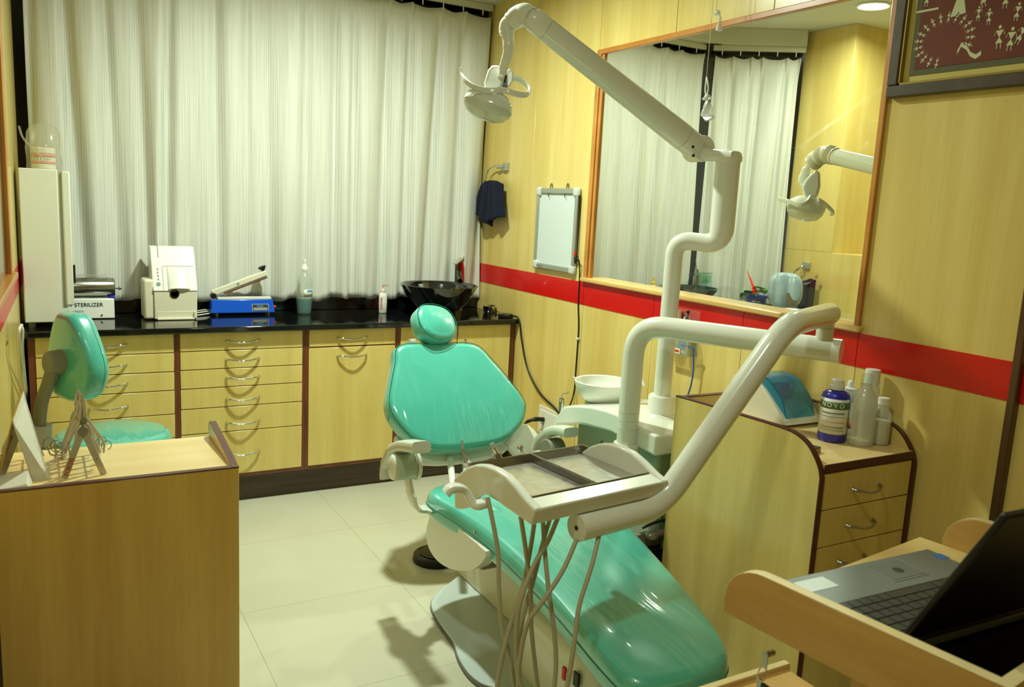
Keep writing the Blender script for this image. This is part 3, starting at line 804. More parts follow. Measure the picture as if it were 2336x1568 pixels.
# hand soap pump
yp = 4.30; xp = pxx(873, 705, yp)
t = thing('soap_pump_bottle', 'slim white pump bottle standing left of the black glass basin', 'bottle', (xp, yp, ZT))
rings = []
for h, rx, ry in ((.001, .020, .013), (.004, .0215, .015), (.06, .0225, .016), (.095, .0215, .0155), (.108, .018, .0135), (.113, .011, .0105), (.115, .010, .010)):
    rings.append([V((xp + rx * math.copysign(abs(math.cos(a)) ** .7, math.cos(a)), yp + ry * math.copysign(abs(math.sin(a)) ** .7, math.sin(a)), ZT + h)) for a in [2 * PI * k / 36 for k in range(36)]])
MB().loft(rings).build('bottle', M['white'], t)
MB().lathe((xp, yp, ZT), [(.001, .113), (.0125, .113), (.0125, .128), (.008, .130), (.0045, .133), (.0045, .148), (.001, .148)], 24).build('collar', pm('pale_pink_plastic', lin(226, 206, 190), .4), t)
MB().lathe((xp, yp, ZT), [(.001, .146), (.006, .146), (.006, .156), (.001, .157)], 20).tube([(xp, yp, ZT + .154), (xp + .018, yp - .004, ZT + .156), (xp + .028, yp - .006, ZT + .1545)], [.0035, .003, .0022], 8).build('pump_head', pm('dusty_pink_plastic', lin(206, 150, 128), .4), t)
MB().obox((xp - .012, yp - .0148, ZT + .055), (.0075, 0, 0), (0, .0006, 0), (0, 0, .032)).build('paper_label', M['label_pink'], t)
# basin
xs_, ys_ = P(1000, 690, y=4.19).x, 4.19
zr = pxz(1000, 650, ys_)
hgt = zr - ZT; RB = .216
t = thing('basin', 'black glass bowl basin on the worktop in the back corner', 'basin', (xs_, ys_, ZT))
def bprof(k): return .062 + (RB - .062) * (k ** .58)
pr = [(.001, .0), (.062, 0)] + [(bprof(k / 10), hgt * k / 10) for k in range(1, 11)] + [(RB - .004, hgt + .003), (RB - .010, hgt)] + [(bprof(k / 10) - .010, max(.012, hgt * k / 10)) for k in range(9, 0, -1)] + [(.03, .012), (.001, .012)]
MB().lathe((xs_, ys_, ZT), pr, 64).build('bowl', M['basin'], t, angle=60)
mb = MB()
for cc, rr_ in ((-1.9, .55), (-1.15, .6), (-.3, .5)):
    for sgn in (1,):
        ra, rb_ = [], []
        for k in range(25):
            s = -1 + 2 * k / 24
            a = cc + rr_ * s; hk = max(.04, min(.97, .30 + .66 * s * s))
            for lst, dh in ((ra, 0), (rb_, .14)):
                r = bprof(min(1, hk + dh * .6)) + .0012
                lst.append(V((xs_ + r * math.cos(a), ys_ + r * math.sin(a), ZT + hgt * min(1, hk + dh * .6))))
        mb.loft([ra, rb_], False, False)
mb.build('painted_bands', M['basin_band'], t)
MB().lathe((xs_, ys_, ZT), [(.001, .0125), (.022, .0125), (.024, .015), (.02, .017), (.001, .0165)], 24).build('drain', M['chrome'], t)
# faucet
yf = 4.395; xf = pxx(1045, 640, yf)
ztop = pxz(1050, 590, yf)
t = thing('faucet', 'tall chrome and red basin tap against the curtain', 'tap', (xf, yf, ZT))
MB().lathe((xf, yf, ZT), [(.001, 0), (.03, 0), (.03, .006), (.02, .010), (.001, .010)], 28).build('flange', M['chrome'], t)
MB().loft([[V((xf + sx * w, yf + sy * .018, z)) for sx, sy in ((-1, -1), (1, -1), (1, 1), (-1, 1))] for z, w in ((ZT + .008, .022), (ZT + .16, .016), (ztop - .02, .017))]).build('column', M['darkchrome'], t, bevel=.004)
MB().loft([[V((xf + .022 + sx * .006 + k, yf + sy * .019, z)) for sx, sy in ((-1, -1), (1, -1), (1, 1), (-1, 1))] for z, k in ((ZT + .09, .006), (ZT + .20, .0), (ztop - .02, -.004))]).build('red_panel', M['redglass'], t, bevel=.003)
MB().tube([(xf - .004, yf - .016, ztop - .075), (xf - .022, yf - .06, ztop - .095), (xf - .034, yf - .095, ztop - .120)], [.015, .0145, .014], 18).build('spout', M['darkchrome'], t)
MB().obox((xf - .012, yf - .022, ztop - .012), V((.036, .030, .016)), V((.008, -.012, 0)), (0, 0, .0035)).obox((xf + .016, yf + .008, ztop - .006), V((.018, .006, .018)), V((.0, -.014, 0)), (0, 0, .003)).build('lever', M['chrome'], t, bevel=.002)
# steel dish and black adapter
q = V((2.262, 4.235, ZT))
t = thing('steel_bowl', 'small shiny steel bowl at the right end of the worktop', 'bowl', q)
MB().lathe(q, [(.001, .0), (.026, 0), (.031, .006), (.036, .038), (.041, .040), (.036, .041), (.029, .008), (.001, .004)], 36).build('bowl', M['chrome'], t)
MB().tube([q + V((.03, -.02, .012)), q + V((.036, -.045, .010)), q + V((.04, -.06, .006))], .003, 8).build('handle', M['steel'], t)
q = V((2.262, 4.035, ZT))
t = thing('power_adapter', 'small black power adapter on the right front corner of the worktop', 'adapter', q)
MB().obox(q + V((0, 0, .010)), V((.026, .022, 0)), V((-.02, .026, 0)), (0, 0, .010)).build('case', M['black'], t, bevel=.004)
pts = [P(1174, 722, z=ZT + .008)] 
ca = [V((2.285, 4.02, ZT + .012)), V((2.296, 3.96, ZT + .010)), V((2.300, 3.935, .852)), P(1190, 775, x=2.301), P(1203, 840, x=2.302), P(1230, 895, x=2.303), P(1262, 928, x=2.303), P(1277, 945, x=2.299)]
MB().tube(catmull(ca, 8), .0052, 10).build('cable', M['cableblack'], t)
# ------------------------------------------------------------------ things on the right wall
def W(px, py, d=0): return P(px, py, x=XR - d)
# towel ring and towel
q = W(1158, 381)
t = thing('towel_ring', 'chrome towel ring on the maple wall beside the curtain', 'towel ring', q, 'towel rings')
MB().box(XR - .02, XR, q.y - .022, q.y + .022, q.z - .022, q.z + .022).build('mount', M['alu'], t, bevel=.002)
MB().cyl((XR - .018, q.y + .012, q.z), (XR - .035, q.y + .06, q.z), .010, n=16).build('arm', M['chrome'], t)
rp = [V((XR - .034, q.y + .055, q.z)), V((XR - .037, q.y + .095, q.z + .004)), V((XR - .042, q.y + .150, q.z - .018)), V((XR - .046, q.y + .175, q.z - .070)), V((XR - .048, q.y + .165, q.z - .115)), V((XR - .048, q.y + .12, q.z - .145)), V((XR - .046, q.y + .03, q.z - .14)), V((XR - .045, q.y - .005, q.z - .108))]
MB().tube(catmull(rp, 6), .005, 10).ell(rp[3] + V((-.003, 0, -.02)), .009, .009, .009, n=12, m=8).ell(rp[-1], .009, .009, .009, n=12, m=8).build('ring', M['chrome'], t)
# towel: two hanging halves over the ring's lower bar
top = W(1140, 419).z
def towel_half(yc0, yc1, w0, w1, zt, zb, x0, skew, seed):
    mb = MB(); n, m = 14, 16
    rnd = random.Random(seed)
    for j in range(m + 1):
        k = j / m
        w = w0 + (w1 - w0) * k ** .8; yc = yc0 + (yc1 - yc0) * k
        for i in range(n + 1):
            s = i / n - .5
            y = yc + s * w
            x = x0 - .014 * math.cos(s * 9 + seed) * (.4 + .6 * k) - .012 * math.cos(s * PI) - .010 * k
            z = zt + .012 * math.cos(s * PI * 1.4) * (1 - k) + (zb - zt) * k + skew * s * k
            mb.v.append(V((x, y, z)))
    for j in range(m):
        for i in range(n):
            o = j * (n + 1) + i
            mb.f.append((o, o + 1, o + n + 2, o + n + 1))
    return mb
ya, yb_ = q.y + .005, q.y + .16
mb = towel_half((ya + yb_) / 2 + .055, W(1122, 470).y, .13, .21, top, W(1130, 502).z, XR - .050, .075, 1)
m2 = towel_half((ya + yb_) / 2 - .055, W(1157, 470).y, .13, .17, top, W(1150, 500).z, XR - .056, -.03, 2)
mb.add(m2.v, m2.f)
m3 = towel_half((ya + yb_) / 2, W(1138, 470).y, .23, .30, top + .004, W(1135, 478).z, XR - .036, .03, 4)
mb.add(m3.v, m3.f)
o = mb.build('hand_towel', M['towel'], angle=180, solid=.009)
tag(o, 'small navy towel hanging from the ring beside the wide curtain', 'towel', 'hand towels')

# whiteboard
wy0, wy1 = W(1322, 520).y, W(1229, 520).y
wz0, wz1 = 1.180, W(1275, 430).z
t = thing('whiteboard', 'small portrait whiteboard in an aluminium frame on the maple wall', 'whiteboard', (XR, (wy0 + wy1) / 2, wz0))
B(XR - .014, XR - .002, wy0 + .012, wy1 - .012, wz0 + .012, wz1 - .012).build('panel', M['board'], t)
f = .024
for nm, a in (('frame_rail', (wy0 + .02, wy1 - .02, wz0, wz0 + f + .004)), ('frame_rail', (wy0 + .02, wy1 - .02, wz1 - f - .004, wz1)), ('frame_stile', (wy0, wy0 + f, wz0 + .02, wz1 - .02)), ('frame_stile', (wy1 - f * .8, wy1, wz0 + .02, wz1 - .02))):
    B(XR - .024, XR - .001, *a).build(nm, M['alu'], t, bevel=.005, seg=3)
for cy, cz in ((wy0 + .020, wz0 + .018), (wy1 - .018, wz0 + .018), (wy0 + .020, wz1 - .018), (wy1 - .018, wz1 - .018)):
    B(XR - .028, XR - .001, cy - .024, cy + .024, cz - .024, cz + .024).build('corner_cap', pm('pale_corner_plastic', lin(196, 202, 196), .4) if 'pale_corner_plastic' not in bpy.data.materials else bpy.data.materials['pale_corner_plastic'], t, bevel=.014, seg=4)
for k in (.28, .68):
    y = wy1 - (wy1 - wy0) * k
    MB().tube(catmull([(XR - .003, y - .010, wz1 - .004), (XR - .003, y - .008, wz1 + .016), (XR - .003, y, wz1 + .024), (XR - .003, y + .008, wz1 + .016), (XR - .003, y + .010, wz1 - .004)], 4), .003, 8).build('hanger', M['steel'], t)
    MB().obox((XR - .0255, y - .012, wz1 - .036), (.001, 0, 0), (0, .0022, 0), (0, 0, .010)).build('clip', M['black'], t)
lettering('WHITE BOARD', (XR - .0248, wy1 - .035, wz0 + .011), (0, -1, 0), (0, 0, 1), .006, M['label_dark'], t)
# black cord beside the whiteboard
qy = wy0 - .004
pts = [V((XR - .012, qy, wz1 - .03)), V((XR - .010, qy - .002, (wz0 + wz1) / 2)), V((XR - .012, qy - .004, wz0 + .06)), W(1311, 589, .022), W(1319, 592, .024), W(1322, 604, .016), W(1322, 640, .006), W(1319, 690, .006), W(1320, 740, .006), W(1318, 780, .006), W(1313, 850, .006), W(1310, 890, .006), W(1300, 925, .02), W(1280, 945, .03)]
t = thing('whiteboard_cable', 'thin black cord running down beside the whiteboard to the spittoon', 'cord', pts[8])
MB().tube(catmull(pts, 8), .0036, 8).build('cord', M['cableblack'], t)
MB().cyl(W(1312, 575, .022), W(1312, 582, .022), .007, n=14).build('red_plug', M['redplastic'], t)
for px, py in ((1319, 773), (1312, 862)):
    c = W(px, py, .004)
    B(XR - .012, XR - .001, c.y - .012, c.y + .012, c.z - .005, c.z + .005).build('cable_clip', M['cablewhite'], t, bevel=.002)

# socket plate with plug
pa, pb = W(1231, 950), W(1283, 965)
sy1, sy0 = pa.y, pb.y; sz0, sz1 = W(1250, 990).z - .01, W(1250, 930).z
t = thing('socket_plate', 'white electrical socket plate low on the maple wall behind the chair back', 'socket', (XR, (sy0 + sy1) / 2, sz0))
B(XR - .010, XR, sy0, sy1, sz0, sz1).build('plate', M['cream'], t, bevel=.004)
B(XR - .014, XR - .002, sy0 + .02, sy1 - .02, sz0 + .02, sz1 - .02).build('module', M['white'], t, bevel=.002)
yc = sy1 - .055
mb = MB()
for dz in (.018, -.002, -.012, ): 
    for dy in ((0,) if dz > .01 else (-.010, .010)):
        mb.cyl((XR - .0145, yc + dy, (sz0 + sz1) / 2 + dz - .005), (XR - .0155, yc + dy, (sz0 + sz1) / 2 + dz - .005), .004, n=10)
mb.build('socket_hole', M['black'], t)
B(XR - .018, XR - .003, sy0 + .03, sy0 + .055, (sz0 + sz1) / 2 - .015, (sz0 + sz1) / 2 + .015).build('switch', M['white'], t, bevel=.003)
pq = V((XR - .016, yc - .012, (sz0 + sz1) / 2 + .008))
tag(MB().tube(catmull([pq, pq + V((-.045, .004, .004)), pq + V((-.075, .015, -.004)), pq + V((-.095, .04, -.03)), pq + V((-.10, .055, -.09)), pq + V((-.095, .06, -.2)), pq + V((-.05, .05, -.40))], 6), [.012, .012, .009, .005, .0035, .0035, .0035], 10).build('power_plug', M['black']), 'black round plug with cord in the low wall socket', 'plug')

# acrylic holder with brushes and a blue cord
ha, hb_ = W(1541, 745), W(1596, 760)
hz0, hz1 = W(1570, 808).z, W(1572, 706).z
hy0, hy1 = hb_.y, ha.y
t = thing('acrylic_holder', 'clear acrylic holder on the maple wall below the window sill', 'holder', (XR, (hy0 + hy1) / 2, hz0))
B(XR - .005, XR - .002, hy0, hy1, hz0, hz1).build('back_plate', M['acrylic'], t, bevel=.001)
zb_ = hz0 + .075
B(XR - .055, XR - .052, hy0, hy1, hz0, zb_).build('front_plate', M['acrylic'], t)
B(XR - .054, XR - .003, hy0, hy0 + .003, hz0, zb_ + .01).box(XR - .054, XR - .003, hy1 - .003, hy1, hz0, zb_ + .01).box(XR - .054, XR - .003, hy0, hy1, hz0, hz0 + .003).build('tray', M['acrylic'], t)
B(XR - .0565, XR - .055, hy0 + .045, hy1 + .004, hz0 + .004, hz0 + .026).build('card_strip', M['label_white'], t)
B(XR - .0572, XR - .0563, hy0 + .05, hy1 - .018, hz0 + .010, hz0 + .019).build('red_strip', M['redplastic'], t)
w1_ = V((XR - .03, hy0 + .045, hz0 + .006))
t = thing('curing_light', 'white hand-held light with blue tip and black cap standing in the acrylic holder', 'dental tool', w1_)
MB().tube([w1_, w1_ + V((0, 0, .06)), w1_ + V((0, .002, .125)), w1_ + V((0, .004, .150))], [.016, .017, .018, .012], 16).build('body', M['white'], t)
MB().obox(w1_ + V((-.018, 0, .05)), (.0012, 0, 0), (0, .014, 0), (0, 0, .032)).build('blue_label', M['label_blue'], t, bevel=.001)
p0 = w1_ + V((-.012, .001, .115))
MB().tube([p0, p0 + V((-.004, -.012, .03)), p0 + V((-.006, -.02, .055))], [.007, .008, .006], 12).build('tip', M['label_grey'], t)
MB().tube([p0 + V((-.006, -.02, .055)), p0 + V((-.007, -.025, .066))], [.0075, .006], 12).build('cap', M['black'], t)
cp = [w1_ + V((-.02, -.002, .035)), W(1580, 795, .045), W(1582, 815, .035), W(1581, 850, .03), W(1576, 880, .03), W(1569, 902, .035), W(1560, 925, .06), W(1545, 955, .09)]
MB().tube(catmull(cp, 8), .0034, 8).build('blue_cord', M['cableblue'], t)
cq = V((XR - .03, hy1 - .035, hz0 + .004))
t = thing('wrapped_brush_head', 'pale plastic-wrapped piece in the left half of the acrylic holder', 'dental tool', cq)
MB().ell(cq + V((0, 0, .035)), .018, .030, .034).build('head', M['milky'], t)
MB().tube([cq + V((0, -.01, .05)), cq + V((.005, -.005, .11)), cq + V((.006, 0, .17))], [.012, .015, .016], 12).build('handle', M['cream'], t)

# framed folk picture
fy1, fz0 = W(2033, 226).y, W(2180, 212).z
fy0, fz1 = fy1 - .92, fz0 + .66
t = thing('framed_picture', 'large framed maroon picture of tiny white dancing figures', 'picture', (XR, (fy0 + fy1) / 2, fz0))
fw = .035
for a in ((fy0, fy1, fz0, fz0 + fw), (fy0, fy1, fz1 - fw, fz1), (fy0, fy0 + fw, fz0 + fw, fz1 - fw), (fy1 - fw, fy1, fz0 + fw, fz1 - fw)):
    B(XR - .030, XR - .002, *a).build('frame_bar', M['frame'], t, bevel=.004, seg=2)
i = fw
mb = MB()
for a in ((fy0 + i - .004, fy1 - i + .004, fz0 + i - .004, fz0 + i + .006), (fy0 + i - .004, fy1 - i + .004, fz1 - i - .006, fz1 - i + .004), (fy0 + i - .004, fy0 + i + .006, fz0 + i, fz1 - i), (fy1 - i - .006, fy1 - i + .004, fz0 + i, fz1 - i)): mb.box(XR - .026, XR - .004, *a)
mb.build('gold_fillet', M['gold'], t)
B(XR - .010, XR - .003, fy0 + i, fy1 - i, fz0 + i, fz1 - i).build('mount', M['mount'], t)
i2 = fw + .025
B(XR - .012, XR - .009, fy0 + i2, fy1 - i2, fz0 + i2, fz1 - i2).build('inner_mount', M['mount_green'], t)
i3 = fw + .042
B(XR - .0135, XR - .011, fy0 + i3, fy1 - i3, fz0 + i3, fz1 - i3).build('artwork', M['art'], t)
mb = MB(); xa_ = XR - .0139
def tri(pts):
    mb.add([(xa_, a, b) for a, b in pts], [tuple(range(len(pts)))])
def figure(y, z, ang, s):
    """stick dancer of two triangles, head and limbs; 'up' along ang"""
    ca, sa = math.cos(ang), math.sin(ang)
    f = lambda a, b: (y - (a * ca - b * sa) * s * -1, z + (a * sa + b * ca) * s)
    tri([f(-.32, 1.0), f(.32, 1.0), f(.0, .42)]); tri([f(.0, .48), f(.30, .0), f(-.30, .0)])
    tri([f(.13 * math.cos(k * PI / 4), 1.25 + .15 * math.sin(k * PI / 4)) for k in range(8)])
    for sx in (-1, 1):
        tri([f(sx * .10, .02), f(sx * .16, .02), f(sx * .2, -.42), f(sx * .14, -.42)])
        tri([f(sx * .30, 1.0), f(sx * .34, .92), f(sx * .46, .6), f(sx * .40, .62)])
def A_(px, py): 
    q = W(px, py); return q.y, q.z
cy, cz = A_(2160, 90)
for k in range(17):
    a = -.35 + k * (2 * PI * .78) / 16
    # spiral of dancers, opening at lower right
    yy = cy - .072 * math.cos(a); zz_ = cz - .004 + .054 * math.sin(a)
    figure(yy, zz_, PI / 2 - a, .0165)
rnd = random.Random(11)
for px, py, s in ((2285, 100, .034), (2310, 105, .034), (2330, 92, .03), (2262, 50, .024), (2238, 42, .022), (2120, 8, .026), (2250, 8, .03), (2300, 10, .03), (2325, 40, .026)):
    y, z = A_(px, py); figure(y, z, rnd.uniform(-.5, .5), s)
for k in range(34):
    figure(rnd.uniform(fy0 + .13, fy1 - .13), rnd.uniform(fz0 + .30, fz1 - .13), rnd.uniform(-.6, .6), rnd.uniform(.022, .034))
y, z = A_(2197, 5)
tri([(y + .008, z + .02), (y - .008, z + .02), (y - .022, z - .034), (y + .024, z - .040)])
for a, b in (((2096, 28), (2148, 18)), ((2098, 0), (2098, 28))):
    (ya_, za_), (yc_, zc_) = A_(*a), A_(*b)
    tri([(ya_, za_), (yc_, zc_), (yc_, zc_ - .006), (ya_ - .004, za_ - .006)])
pts = [A_(2190, 122), A_(2200, 103), A_(2212, 110), A_(2220, 125), A_(2232, 131), A_(2245, 122)]
for (a, b), (c, d) in zip(pts[:-1], pts[1:]): tri([(a, b + .006), (c, d + .006), (c, d - .006), (a, b - .006)])
mb.build('painted_marking', M['artwhite'], t, smooth=False)

# thread mobile with tied film and beads hanging in front of the window
def hx(px, py, x=2.20): return P(px, py, x=x)
t = thing('hanging_mobile', 'pale thread hung from the ceiling with knotted clear film at its end', 'hanging ornament', hx(1612, 272), 'thread ornaments before the window')
a = hx(1612, 175); 
MB().tube([V((a.x, a.y, ZC)), a], .0011, 6).build('thread', M['thread'], t)
MB().tube(catmull([a, hx(1609, 205), hx(1612, 218), hx(1616, 200), a], 5), .0028, 8).build('loop', M['cablewhite'], t)
mb = MB().ell(hx(1613, 222), .012, .014, .012, n=12, m=8).ell(hx(1620, 225), .007, .010, .006, n=10, m=6).ell(hx(1606, 226), .007, .008, .006, n=10, m=6)
mb.build('knot', M['milky'], t)
c0, c1 = hx(1615, 230), hx(1613, 270)
rings = []
for k in range(9):
    f = k / 8; c = c0.lerp(c1, f)
    r = .006 + .020 * f ** .8
    rings.append([c + V((r * math.cos(b) * (1 + .25 * math.sin(3 * b + k)), r * math.sin(b) * (1 + .3 * math.cos(2 * b + k * .7)), -.010 * math.sin(2 * b) * f)) for b in [2 * PI * i_ / 18 for i_ in range(18)]])
MB().loft(rings).build('film_bunch', M['milky'], t)
t = thing('hanging_mobile', 'short tuft of knotted clear film on thread before the top of the window frame', 'hanging ornament', hx(1637, 70), 'thread ornaments before the window')
a = hx(1634, 24)
MB().tube([V((a.x, a.y, ZC)), a], .0011, 6).build('thread', M['thread'], t)
MB().ell(hx(1636, 29), .012, .016, .010, n=12, m=8).tube([hx(1636, 29), hx(1643, 40), hx(1642, 50)], [.008, .006, .004], 8).build('knot', M['milky'], t)
MB().tube([hx(1642, 48), hx(1641, 58), hx(1640, 70)], [.004, .010, .013], 10).build('film_bunch', M['milky'], t)

# white cable hanging on the left wall
c = [P(50, 742, x=-.060), P(44, 752, x=-.066), P(45, 790, x=-.068), P(50, 850, x=-.07), P(56, 905, x=-.072), P(62, 990, x=-.074)]
d_ = [P(47, 741, x=-.064), P(52, 755, x=-.058), P(52, 800, x=-.062), P(57, 860, x=-.066), P(64, 930, x=-.068), P(66, 990, x=-.07)]
mb = MB()
for pts in (c, d_):
    pts = [V((max(q_.x, xl(q_.y) + .006), q_.y, q_.z)) for q_ in pts]
    mb.tube(catmull(pts, 6), .0045, 8)
tag(mb.build('hanging_cable', M['cablewhite']), 'white cable hanging down the left wall beside the worktop end', 'cable')
# ------------------------------------------------------------------ dental chair
def D(px, py, depth):
    """point at that distance in front of the lens plane"""
    return CAM + (RC @ V(((px - 1168) / FPX, -(py - 784) / FPX, -1.0))) * depth
def catmull2(pts, n=6): return [(q.x, q.y) for q in catmull([V((a, b, 0)) for a, b in pts], n, True)]
ch = thing('dental_chair', 'reclined teal dental chair under clear plastic covers in the middle of the room', 'dental chair', (1.45, 2.3, 0))
# seat and leg rest
def zs_(y):
    if y < 2.2: return .470 + .1 * (y - 2.2)
    k = min(1, (y - 2.2) / .5)
    return .470 + .05 * k - .03 * k * k * k - .02 * k
ol = catmull2([(1.175, 2.56), (1.200, 2.35), (1.218, 2.1), (1.214, 1.8), (1.195, 1.56), (1.202, 1.44), (1.26, 1.402), (1.37, 1.39), (1.48, 1.408), (1.540, 1.47), (1.60, 1.64), (1.675, 1.92), (1.715, 2.12), (1.735, 2.35), (1.735, 2.56), (1.70, 2.67), (1.60, 2.705), (1.455, 2.71), (1.30, 2.705), (1.205, 2.66)], 5)
seat = cushion(MB(), ol, lambda u, v, h: V((u, v, zs_(v) + h + .012 * math.cos((u - 1.45) * 5) * (1 if h > -.02 else 0) - .012)), .082, .034, crown=.014, rb=.02).build('seat_cushion', M['teal'], ch, angle=80)
def seam(outline, fmap, mat, parent, r=.0022):
    pts = [fmap(u, v) for u, v in outline]; pts.append(pts[0])
    return MB().tube(pts, r, 6, caps=False).build('seam', mat, parent)
cu0 = sum(p[0] for p in ol) / len(ol); cv0 = sum(p[1] for p in ol) / len(ol)
seam(ol, lambda u, v: V((u + .0012 * (1 if u > 1.45 else -1), v, zs_(v) - .050)), M['teal_seam'], seat, .0016)
mb = MB().box(1.30, 1.60, 1.56, 2.62, .30, .345)
for y in (0,): pass
poly = [(1.62, .375 - .075), (2.2, .405), (2.62, .405), (2.62, .35), (1.9, .34), (1.62, .29)]
MB().prism(poly, (1.29, 0, 0), (0, 1, 0), (0, 0, 1), (.32, 0, 0)).build('seat_frame', M['ivory'], ch, bevel=.01)
# backrest
BO = V((0, 2.87, .505)); BD = V((0, .569, .822)).normalized(); BN = V((0, -BD.z, BD.y))
bm_ = lambda u, w, h: V((u, 0, 0)) + BO + BD * w + BN * h
def BPt(px, py, h):
    d = RC @ V(((px - 1168) / FPX, -(py - 784) / FPX, -1.0))
    t = (BO + BN * h - CAM).dot(BN) / d.dot(BN)
    return CAM + d * t
out = [(1.274, .487), (1.44, .490), (1.612, .480), (1.682, .400), (1.742, .30), (1.780, .22), (1.781, .176), (1.742, .108), (1.664, .054), (1.594, .033), (1.456, .027), (1.342, .036), (1.280, .064), (1.233, .105), (1.190, .181), (1.181, .239), (1.196, .300), (1.238, .410)]
cxb = 1.478; cyb = .25
out = [(cxb + (a - cxb) * 1.02, cyb + (b - cyb) * 1.02) for a, b in out]
ob_ = catmull2(out, 5)
bk = cushion(MB(), ob_, lambda u, w, h: bm_(u, w, h + .014), .095, .030, crown=.012, dish=.0, rb=.03).build('backrest_cushion', M['teal'], ch, angle=80)
seam([(cxb + (a - cxb) * .985, cyb + (b - cyb) * .985) for a, b in ob_], lambda u, w: bm_(u, w, .0065), M['teal_seam'], bk, .0018)
# shell behind the backrest with its two side wings
shell = [(1.33, .47), (1.56, .47), (1.70, .25), (1.72, .12), (1.66, .0), (1.30, .0), (1.24, .12), (1.25, .25)]
rings = []
sh = catmull2(shell, 4)
rings = [[bm_(a, b, -.078) for a, b in sh], [bm_(1.478 + (a - 1.478) * .95, .24 + (b - .24) * .96, -.12) for a, b in sh]]
MB().loft(rings).build('back_shell', M['ivory'], ch, bevel=.008)
wing = [BPt(px, py, -.075) for px, py in ((1150, 1010), (1186, 972), (1194, 966), (1204, 968), (1219, 980), (1236, 1005), (1252, 1030), (1258, 1046), (1232, 1050), (1180, 1046))]
MB().loft([wing, [q - BN * .022 for q in wing]]).build('side_wing', M['ivory'], ch, bevel=.005)
wing = [BPt(px, py, -.075) for px, py in ((900, 1004), (903, 994), (912, 991), (921, 997), (930, 1012), (960, 1040), (925, 1035))]
MB().loft([wing, [q - BN * .022 for q in wing]]).build('side_wing', M['ivory'], ch, bevel=.005)
for pxa, pxb in ((1027, 1036), (1062, 1066)):
    a, b = P(pxa, 1046, y=2.93), P(pxb, 1112, y=2.74)
    MB().cyl(a, b + V((0, 0, -.04)), .0135, n=18).build('back_support', M['ivory'], ch)
# headrest
HC = V((1.447, 3.19, .983)); HN = V((.20, -.76, .62)).normalized(); HU = V((.985, .16, -.13)); HU = (HU - HN * HU.dot(HN)).normalized(); HV = HN.cross(HU)
hm = lambda u, v, h: HC + HU * u + HV * v + HN * (h + .035)
ho = [(.098 * math.copysign(abs(math.cos(a)) ** .85, math.cos(a)) * (1 + .06 * math.sin(a)), .090 * math.copysign(abs(math.sin(a)) ** .85, math.sin(a))) for a in [2 * PI * k / 48 for k in range(48)]]
hr = cushion(MB(), ho, hm, .092, .030, crown=.010, dish=0, rb=.035).build('headrest', M['teal'], ch, angle=80)
seam([(a * .97, b * .97) for a, b in ho], lambda u, v: hm(u, v, -.0075), M['teal_seam'], hr, .0016)
MB().obox(bm_(1.45, .50, -.055), V((.03, 0, 0)), BD * .09, BN * .008).build('headrest_bar', M['steel'], ch, bevel=.003)
MB().cyl(HC - HN * .05 - HU * .085 - HV * .06, HC - HN * .05 - HU * .115 - HV * .065, .014, n=16).build('headrest_knob', M['milky'], ch)
# side cover disc
poly = [P(px, py, x=1.196) for px, py in ((985, 1165), (977, 1190), (972, 1220), (978, 1250), (995, 1277), (1022, 1296), (1055, 1303), (1085, 1296), (1105, 1276), (1117, 1246), (1121, 1215))]
poly = [(q.x, q.y) for q in catmull([V((q.y, q.z, 0)) for q in poly], 5)]
poly = [q for q in poly if q[1] < .41]
poly = [(poly[0][0] - .002, .425)] + poly + [(poly[-1][0] + .002, .415)]
MB().prism(poly, (1.196, 0, 0), (0, 1, 0), (0, 0, 1), (.042, 0, 0)).build('side_cover', M['ivory'], ch)
MB().prism(poly, (1.66, 0, 0), (0, 1, 0), (0, 0, 1), (.042, 0, 0)).build('side_cover', M['ivory'], ch)
mb = MB()
for px, py in ((1003, 1172), (1083, 1214)):
    q = P(px, py, x=1.195); mb.cyl(q + V((.003, 0, 0)), q - V((.003, 0, 0)), .006, n=14)
mb.build('screw', M['steel'], ch)
MB().box(1.235, 1.66, 2.28, 2.56, .30, .36).build('tilt_axle', M['midgrey'], ch, bevel=.01)
# base plate, lifting column, motor cover
bp = [(1.46, 2.86), (1.40, 2.80), (1.312, 2.74), (1.252, 2.685), (1.217, 2.619), (1.195, 2.495), (1.183, 2.361), (1.158, 2.268), (1.146, 2.174), (1.157, 2.101), (1.19, 2.05), (1.22, 1.95), (1.235, 1.80), (1.26, 1.70), (1.33, 1.66), (1.55, 1.66), (1.62, 1.70), (1.66, 1.85), (1.70, 2.0), (1.74, 2.15), (1.73, 2.3), (1.70, 2.45), (1.69, 2.6), (1.66, 2.74), (1.56, 2.84)]
bp = catmull2(bp, 4)
MB().prism(bp, (0, 0, .0135), (1, 0, 0), (0, 1, 0), (0, 0, .0075)).build('base_plate', M['paleplate'], ch, bevel=.003)
MB().prism([(1.45 + (a - 1.45) * 1.01, 2.3 + (b - 2.3) * 1.007) for a, b in bp], (0, 0, 0), (1, 0, 0), (0, 1, 0), (0, 0, .0133)).build('base_edge', M['plateedge'], ch)
colp = [(2.16, .021), (2.84, .021), (2.70, .38), (2.30, .38), (2.16, .16)]
MB().prism(colp, (1.425, 0, 0), (0, 1, 0), (0, 0, 1), (.20, 0, 0)).build('lift_column', M['cream'], ch, bevel=.008)
rings = []
for z, k in ((.021, 1.03), (.10, 1.02), (.17, 1.0), (.205, .975), (.225, .93), (.238, .84), (.243, .6), (.244, .3)):
    ring = []
    for i_ in range(48):
        a = 2 * PI * i_ / 48
        ring.append(V((1.465 + .165 * k * math.copysign(abs(math.cos(a)) ** .45, math.cos(a)), 1.955 + .235 * k * math.copysign(abs(math.sin(a)) ** .5, math.sin(a)), z)))
    rings.append(ring)
